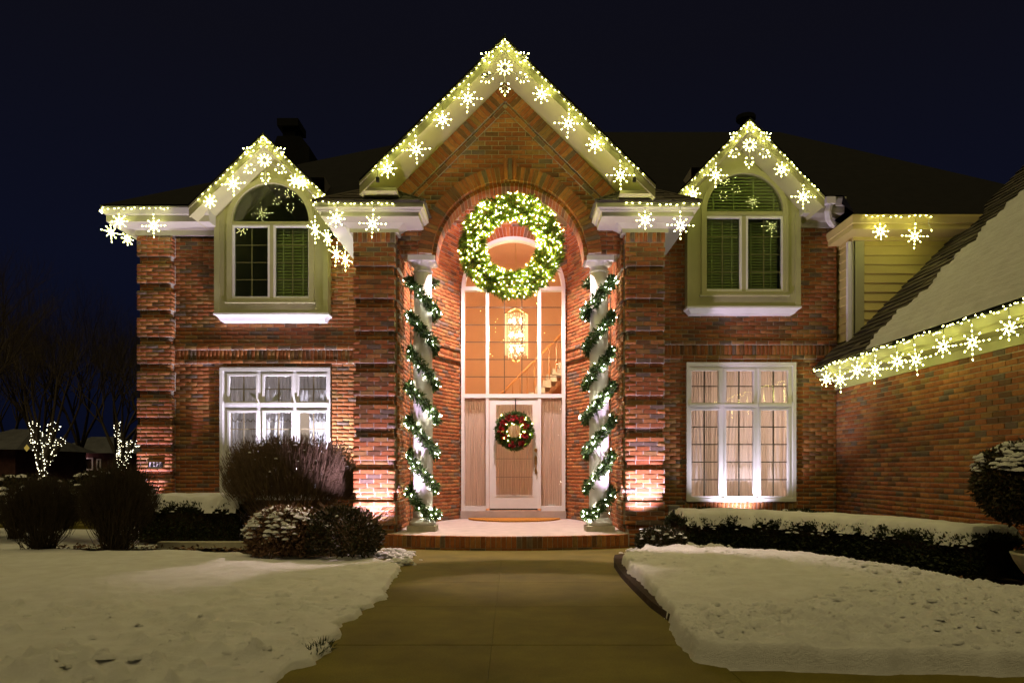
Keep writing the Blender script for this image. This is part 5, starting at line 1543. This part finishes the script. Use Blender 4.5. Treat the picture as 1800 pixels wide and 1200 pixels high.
def hedge(name, lbl, line, hw, h, n, mat, tsnow=.05, ll=.04, z0=.03, seed=1, cover=1.0):
    line = np.array(line, float); seg = np.linalg.norm(np.diff(line, axis=0), axis=1); s = np.concatenate([[0], np.cumsum(seg)]); L = s[-1]
    def at(u):
        p = np.stack([np.interp(u, s, line[:, 0]), np.interp(u, s, line[:, 1])], -1)
        q = np.stack([np.interp(u + .15, s, line[:, 0]) - np.interp(u - .15, s, line[:, 0]), np.interp(u + .15, s, line[:, 1]) - np.interp(u - .15, s, line[:, 1])], -1)
        q = q / np.maximum(np.linalg.norm(q, axis=-1, keepdims=True), 1e-6)
        return p, np.stack([-q[..., 1], q[..., 0]], -1)
    t = thing(name, lbl, 'hedge', (*line[len(line) // 2], 0))
    u = rng.uniform(-.05, L + .05, n); a = rng.uniform(-.12 * PI, 1.12 * PI, n)
    k = 1 / (np.abs(np.cos(a)) ** 4 + np.abs(np.sin(a)) ** 4) ** .25
    q = rng.uniform(.72, 1, n) * (.92 + .16 * fbm(u * 4, a * 3, seed, 3))
    p, nr = at(u)
    end = np.minimum(1, (np.minimum(u, L - u) + .12) / .22); end = np.sqrt(np.clip(end, .1, 1))
    lat = np.cos(a) * k * q * hw * end; hz_ = z0 + h * .5 + np.sin(a) * k * q * h * .5 * (.75 + .25 * end); hz_ = np.where(np.sin(a) < .35, z0 + (hz_ - z0) * rng.uniform(.05, 1, n), hz_)
    P = np.stack([p[:, 0] + nr[:, 0] * lat, p[:, 1] + nr[:, 1] * lat, hz_], -1)
    d = np.stack([nr[:, 0] * np.cos(a), nr[:, 1] * np.cos(a), np.sin(a) * .8 + .25], -1) + rng.normal(size=(n, 3)) * .5
    leaves('foliage', P, d, ll, ll * .5, mat, t, kind='stuff')
    core = MB(); m_ = 24
    us = np.linspace(.08, L - .08, m_); pc_, nc = at(us)
    for i in range(m_ - 1):
        A, B = pc_[i], pc_[i + 1]; na, nb = nc[i], nc[i + 1]; w = hw * .72
        core.hexa([(A[0] - na[0] * w, A[1] - na[1] * w, 0), (B[0] - nb[0] * w, B[1] - nb[1] * w, 0), (B[0] + nb[0] * w, B[1] + nb[1] * w, 0), (A[0] + na[0] * w, A[1] + na[1] * w, 0),
                   (A[0] - na[0] * w, A[1] - na[1] * w, z0 + h * .84), (B[0] - nb[0] * w, B[1] - nb[1] * w, z0 + h * .84), (B[0] + nb[0] * w, B[1] + nb[1] * w, z0 + h * .84), (A[0] + na[0] * w, A[1] + na[1] * w, z0 + h * .84)])
    core.build('inner_branches', M['twigdark'], t)
    # snow cap, ragged at the rim
    nu, nv = int(L / .025), 40
    uu = np.linspace(.0, L, nu); vv = np.linspace(-1.12, 1.12, nv)
    gu, gv = np.meshgrid(uu, vv); pp, nn = at(gu)
    rag = 1.0 - np.abs(gv) + (fbm(gu * 5, gv * 2 + 7, seed + 5, 4) - .5) * .62 - .02
    rag = np.minimum(rag, np.minimum(gu, L - gu) / .16 - .25 + (fbm(gu * 7, gv * 5, seed + 9, 3) - .5))
    rag = rag + (cover - 1)
    th = tsnow * sstep(rag / .28) * (.7 + .6 * fbm(gu * 2.2, gv * 1.2, seed + 2, 3)) + .018 * (fbm(gu * 9, gv * 6, seed + 3, 3) - .5)
    zz = z0 + h * (1.0 - .10 * gv ** 2 - .14 * gv ** 4) + th - .012
    idx = np.arange(gu.size).reshape(gu.shape); qd = np.stack([idx[:-1, :-1], idx[:-1, 1:], idx[1:, 1:], idx[1:, :-1]], -1)
    kk = (rag > .0); kk = kk[:-1, :-1] & kk[1:, 1:]
    V = np.stack([(pp[..., 0] + nn[..., 0] * gv * hw).ravel(), (pp[..., 1] + nn[..., 1] * gv * hw).ravel(), zz.ravel()], -1)
    np_mesh('snow', V, qd[kk].ravel(), 4, M['snow'], t, True)
    ns = int(L * 90); u = rng.uniform(0, L, ns); v = rng.choice([-1, 1], ns) * rng.uniform(.72, 1.06, ns); p, nr = at(u)
    kp = fbm(u * 6, v, seed + 8, 2) > .42
    Pb = np.stack([p[:, 0] + nr[:, 0] * v * hw, p[:, 1] + nr[:, 1] * v * hw, z0 + h * (1 - .2 * np.abs(v) ** 3) - rng.uniform(0, .09, ns)], -1)[kp]
    snow_blobs('snow_clumps', Pb, rng.uniform(.008, .030, len(Pb)), t)
    return t
hedge('clipped_hedge', 'long low clipped hedge with a snow cap curving towards the garage', [(2.30, 10.15), (3.1, 10.32), (3.9, 9.75), (4.5, 8.95), (4.80, 8.0), (4.98, 7.25)], .36, .44, 38000, M['box_leaf'], .10, .042, .03, 3)
hedge('clipped_hedge', 'dark low hedge with a thick snow cap below the house number', [(-5.85, 11.3), (-4.9, 11.35), (-4.15, 11.35)], .46, .62, 12000, M['box_leaf'], .12, .045, .03, 14)
m = MB(); m.box(-5.15, -3.3, 10.32, 10.45, -.03, .075); tag(m.build('stone_edging', M['stone']), 'low pale stone edging strip in front of the hedge below the house number', 'edging')

# clipped ball in a stone planter beside the garage wall
m = MB(); m.lathe([(.17, 0), (.20, .03), (.16, .07), (.22, .14), (.29, .25), (.315, .31), (.325, .33), (.29, .335), (.27, .27)], (5.09, 6.72, .0), 28)
tag(m.build('stone_planter', M['stone'], None, True), 'pale stone bowl planter beside the end of the long hedge', 'planter')
tp = thing('topiary_ball', 'round clipped shrub ball topped with snow clumps beside the garage wall', 'topiary', (5.03, 6.78, .28))
tc, tr_ = (4.96, 6.86, 1.0), (.44, .42, .41)
P, d = blob_points(9000, tc, tr_, .7, -1)
leaves('foliage', P, d + rng.normal(size=P.shape) * .6, .05, .022, M['yew_leaf'], tp, kind='stuff')
Pe, de = blob_points(130, tc, np.array(tr_) * .95, .8, -.9)
tt = np.linspace(0, 1, 5)[None, :, None]; b = np.array([[4.98, 6.84, .70]]) + rng.normal(size=(len(Pe), 3)) * .03
tubes('branches', b[:, None] * (1 - tt) + Pe[:, None] * tt, np.tile(np.linspace(.012, .004, 5), (len(Pe), 1)), M['twigdark'], tp, 4)
m = MB(); m.tube([(5.05, 6.74, .2), (5.02, 6.78, .42), (4.98, 6.84, .74)], [.03, .026, .022], 8); m.build('trunk', M['bark'], tp)
Ps, ds = blob_points(640, tc, np.array(tr_) * 1.0, .97, .28)
Ps = Ps[vnoise(Ps[:, 0] * 9, Ps[:, 1] * 9, 8) > .3]
snow_blobs('snow', Ps, rng.uniform(.022, .060, len(Ps)), tp, .6)

gp_ = GR(562, 1146); n = 170
P = np.stack([gp_.x + rng.normal(size=n) * .025, gp_.y + rng.normal(size=n) * .07, np.full(n, .0)], -1)
tag(leaves('grass', P, rng.normal(size=(n, 3)) * .5 + np.array([0, 0, .8]), .075, .010, M['box_leaf']), 'tuft of dark grass poking out of the broken snow edge by the walk', 'grass', kind='stuff')
# grey utility box by the pier, snow heaps at the walk
ub = thing('utility_box', 'narrow grey utility box standing by the brick pier under the window', 'utility box', (X(1183.5, 10.9), 10.9, 0))
xa, xb = X(1176, 10.9), X(1192, 10.9)
m = MB(); m.box(xa, xb, 10.85, 10.97, .0, Z(891, 10.85)); m.build('case', M['light_metal'], ub)
m = MB(); m.box(xa - .01, xb + .01, 10.835, 10.98, Z(891, 10.85), Z(888, 10.85)); m.build('lid', M['light_metal'], ub)
for lb, cs in (('crumbled snow heap at the lawn corner beside the porch step', [(-1.62, 9.35, .03, .16), (-1.5, 9.1, .02, .14), (-1.78, 9.25, .04, .13), (-1.42, 9.3, .01, .10), (-1.9, 9.0, .04, .14), (-1.35, 8.7, .02, .12), (-1.3, 8.4, .02, .10)]),
               ('crumbled snow heap beside the small shrub at the walk', [(1.75, 9.15, .03, .12), (2.35, 9.55, .06, .14), (2.55, 9.5, .06, .17), (2.75, 9.55, .05, .12), (1.62, 9.4, .02, .10)])):
    t_ = thing('snow_heap', lb, 'snow heap', (cs[0][0], cs[0][1], 0))
    pts = []; rd = []
    for (x_, y_, z_, r_) in cs:
        for k in range(40): pts.append((x_ + random.gauss(0, r_ * .7), y_ + random.gauss(0, r_ * .55), z_ + random.uniform(-.03, .05))); rd.append(r_ * random.uniform(.12, .42))
    snow_blobs('lumps', pts, rd, t_, .6)

# ------------------------------------------------------------------ beyond the lawn: fence, lit trees, bare trees, houses
fn = thing('picket_fence', 'low dark picket fence behind the dark bushes', 'fence', (-12, 18, 0))
y_ = 18.0; fx0, fx1 = -15.0, -9.3
pm = MB(); pm.box(-.03, .03, -.012, .012, .0, .50)
pick = pm.build('picket', M['bark'], fn); pick.location = (fx0, y_, -.02)
for k in range(1, 44):
    c = pick.copy(); COL.objects.link(c); c.location = (fx0 + k * (fx1 - fx0) / 43, y_, -.02)
for zz in (.12, .40): m = MB(); m.box(fx0, fx1, y_ + .013, y_ + .05, zz, zz + .05); m.build('rail', M['bark'], fn)

def grow(segs, p, d, L, r, depth, spread=.55, kids=3, up=.15):
    n = 3; q = p
    for i in range(n):
        d2 = (d + Vector((random.gauss(0, .10), random.gauss(0, .10), random.gauss(0, .06) + up * .3))).normalized()
        e_ = q + d2 * (L / n); r2 = r * (1 - .16)
        segs.append((q, e_, r, r2)); q, d, r = e_, d2, r2
        if depth > 0 and i > 0:
            for k in range(kids - (i == 1)):
                a = random.uniform(0, 2 * PI); u = d.cross(Vector((.3, .2, 1))).normalized(); v = d.cross(u)
                nd = (d * random.uniform(.6, 1) + (u * math.cos(a) + v * math.sin(a)) * spread * random.uniform(.7, 1.3) + Vector((0, 0, up))).normalized()
                grow(segs, q, nd, L * random.uniform(.58, .78), r * random.uniform(.5, .68), depth - 1, spread, kids, up)
def seg_mesh(name, segs, mat, parent, n=4, kind=None):
    P = np.array([[list(a), list(b)] for a, b, _, _ in segs]); R = np.array([[r0, r1] for _, _, r0, r1 in segs])
    return tubes(name, P, R, mat, parent, n, kind=kind)
def bare_tree(lbl, px, D, h, r, depth=4, seed=0, group='bare trees beyond the lawn', lean=0):
    random.seed(seed)
    b = Vector((X(px, D), D, -.2)); t = thing('bare_tree', lbl, 'tree', b, group)
    segs = []; tk = [(b, b + Vector((lean * .2, 0, h * .18)), r, r * .85)]
    top_ = tk[0][1]
    m = MB(); m.tube([tk[0][0], top_], [r * 1.15, r * .85], 8); m.build('trunk', M['bark'], t)
    for k in range(4):
        a = 2 * PI * k / 4 + random.uniform(-.4, .4)
        grow(segs, top_, Vector((math.cos(a) * .42 + lean, math.sin(a) * .42, 1)).normalized(), h * .34, r * .62, depth, .5, 3, .22)
    seg_mesh('crown', segs, M['bark'], t, 3)
bare_tree('tall bare tree cut by the photo edge beyond the lawn', -60, 30, 11, .28, 4, 5)
bare_tree('bare tree right behind the lit tree with the vase of limbs', 70, 55, 13, .3, 4, 8)
bare_tree('slim bare tree between the two lit trees', 140, 58, 15, .26, 4, 12)
bare_tree('bare tree behind the lit tree by the brick corner', 205, 52, 12.5, .26, 4, 15)
bare_tree('bare tree farthest off between the houses', 20, 70, 15, .28, 4, 21)
bare_tree('bare tree hidden partly by the brick corner', 262, 60, 14, .26, 4, 25)
random.seed(99)
def lit_tree(lbl, D, base_px, limbs, cont, dens):
    b = Vector((X(base_px, D), D, -.1)); t = thing('lit_tree', lbl, 'tree', b, 'trees wrapped in white lights')
    crotch = Vector((b.x, D, Z(828, D))); m = MB(); m.tube([b, crotch], [.26, .2], 8)
    P = []; Dv = []
    segs = []
    for (px, py, dy) in limbs:
        e_ = Vector((X(px, D), D + dy, Z(py, D))); m.tube([crotch, crotch.lerp(e_, .5) + Vector((0, 0, -.06)), e_], [.17, .13, .10], 7)
        L = (e_ - crotch).length; n_ = int(L * dens)
        for i in range(n_):
            q = crotch.lerp(e_, random.uniform(0, 1)); a = random.uniform(0, 2 * PI); o = Vector((math.cos(a), math.sin(a), random.uniform(-.2, .2))); P.append(q + o * .19); Dv.append(o)
        d = (e_ - crotch).normalized()
        grow(segs, e_, d, 2.2 * cont, .09, 3, .5, 3, .15)
    for i in range(int(12)):
        q = b.lerp(crotch, random.uniform(.3, 1)); a = random.uniform(0, 2 * PI); o = Vector((math.cos(a), math.sin(a), 0)); P.append(q + o * .26); Dv.append(o)
    m.build('trunk', M['bark'], t); seg_mesh('crown', segs, M['bark'], t, 4)
    bulbs_obj('bulbs', P, Dv, .018, .024, M['bulb_far'], t)
lit_tree('tree wrapped in white lights spreading in a vase of limbs', 40, 74, [(60, 748, .3), (66, 742, -.4), (88, 741, .2), (104, 748, -.2), (80, 775, -.6), (50, 764, .3), (113, 764, .2)], 1.2, 17)
lit_tree('tree wrapped in white lights close to the brick corner', 42, 214, [(202, 740, .2), (219, 760, -.3), (236, 765, .1), (226, 770, -.5)], 1.0, 17)
m = MB(); D_ = 39; m.octa(W(47, 787, D_), .16, .2); tag(m.build('hanging_lantern', emit('lantern_glow', (.9, .62, .12), .35), None), 'dim yellow ball lantern hanging beside the lit vase shaped tree', 'lantern')

def far_house(lbl, D, px0, px1, eave, ridge, base=836, lamps=(), wins=()):
    x0, x1 = X(px0, D), X(px1, D); t = thing('far_house', lbl, 'house', ((x0 + x1) / 2, D, 0), 'neighbouring houses')
    ze, zr = Z(eave, D), Z(ridge, D)
    m = MB(); m.box(x0, x1, D, D + 8, -.1, ze); w_ = m.build('wall', M['far_brick'], t)
    m = MB(); m.v = [(x0 - .5, D - .6, ze), (x1 + .5, D - .6, ze), (x1 + .5, D + 8.6, ze), (x0 - .5, D + 8.6, ze), (x0 + 1.5, D + 4, zr), (x1 - 1.5, D + 4, zr)]
    m.f = [(0, 1, 5, 4), (1, 2, 5), (2, 3, 4, 5), (3, 0, 4), (3, 2, 1, 0)]; m.build('roof', M['far_roof'], t)
    for (a, b, zt, zb) in wins:
        m = MB(); frame_ring(m, X(a, D), X(b, D), Z(zb, D), Z(zt, D), .12, D - .08, D - .005); f_ = m.build('window', M['white'], t)
        m = MB(); m.box(X(a, D) + .12, X(b, D) - .12, D - .04, D - .03, Z(zb, D) + .12, Z(zt, D) - .12); m.build('pane', M['glass_dark'], f_)
    for (a, b_) in lamps:
        p = W(a, b_, D - .25); m = MB(); m.octa(p, .16, .24); m.build('wall_lamp', M['lamp_pink'], t)
        lamp('wall_lamp_light', 'POINT', p + Vector((0, -.1, -.15)), (1, .55, .55), 60, None, .1)
    return t
M['far_brick'] = simple('far_brick', (.10, .045, .04), .3, 3, .9, .2, .2, 10)
M['far_roof'] = simple('far_roof', (.06, .06, .07), .3, 1.5, .9, .2, .2, 8)
M['lamp_pink'] = emit('wall_lamp_glow', (1, .62, .62), 8)
far_house('neighbouring house with two pinkish wall lamps behind the lit trees', 70, 92, 205, 796, 764, lamps=((111, 802), (133, 802)), wins=((150, 164, 804, 826), (170, 178, 806, 826)))
far_house('dark neighbouring house at the edge of the photo', 48, -90, 27, 790, 748)
t_ = far_house('neighbouring house half behind the brick corner with a lit eave', 75, 214, 330, 784, 768)
bl = []
for i in range(22): bl.append(W(215 + i * 3.2, 785.5 - i * .18, 74.2))
bulbs_obj('eave_bulbs', bl, [Vector((1, 0, 0))] * len(bl), .05, .07, M['bulb_far'], t_)
# a few fallen leaf tufts and clods in front of the hedges
nn_ = 700
xx = rng.uniform(-6.8, -2.2, nn_); yy = rng.uniform(9.85, 10.6, nn_)
xx2 = rng.uniform(3.0, 4.9, nn_); yy2 = np.interp(xx2, [3.0, 3.5, 3.9, 4.2, 4.5, 4.9], [9.3, 8.9, 8.2, 7.4, 6.8, 6.4]) + rng.normal(size=nn_) * .25
P = np.stack([np.concatenate([xx, xx2]), np.concatenate([yy, yy2]), np.full(2 * nn_, .0)], -1)
o = leaves('leaf_litter', P, rng.normal(size=P.shape) * np.array([1, 1, .25]) + np.array([0, 0, .25]), .06, .03, M['russet_leaf'])
tag(o, 'brown leaf litter on the soil along the hedges', 'leaf litter', kind='stuff')
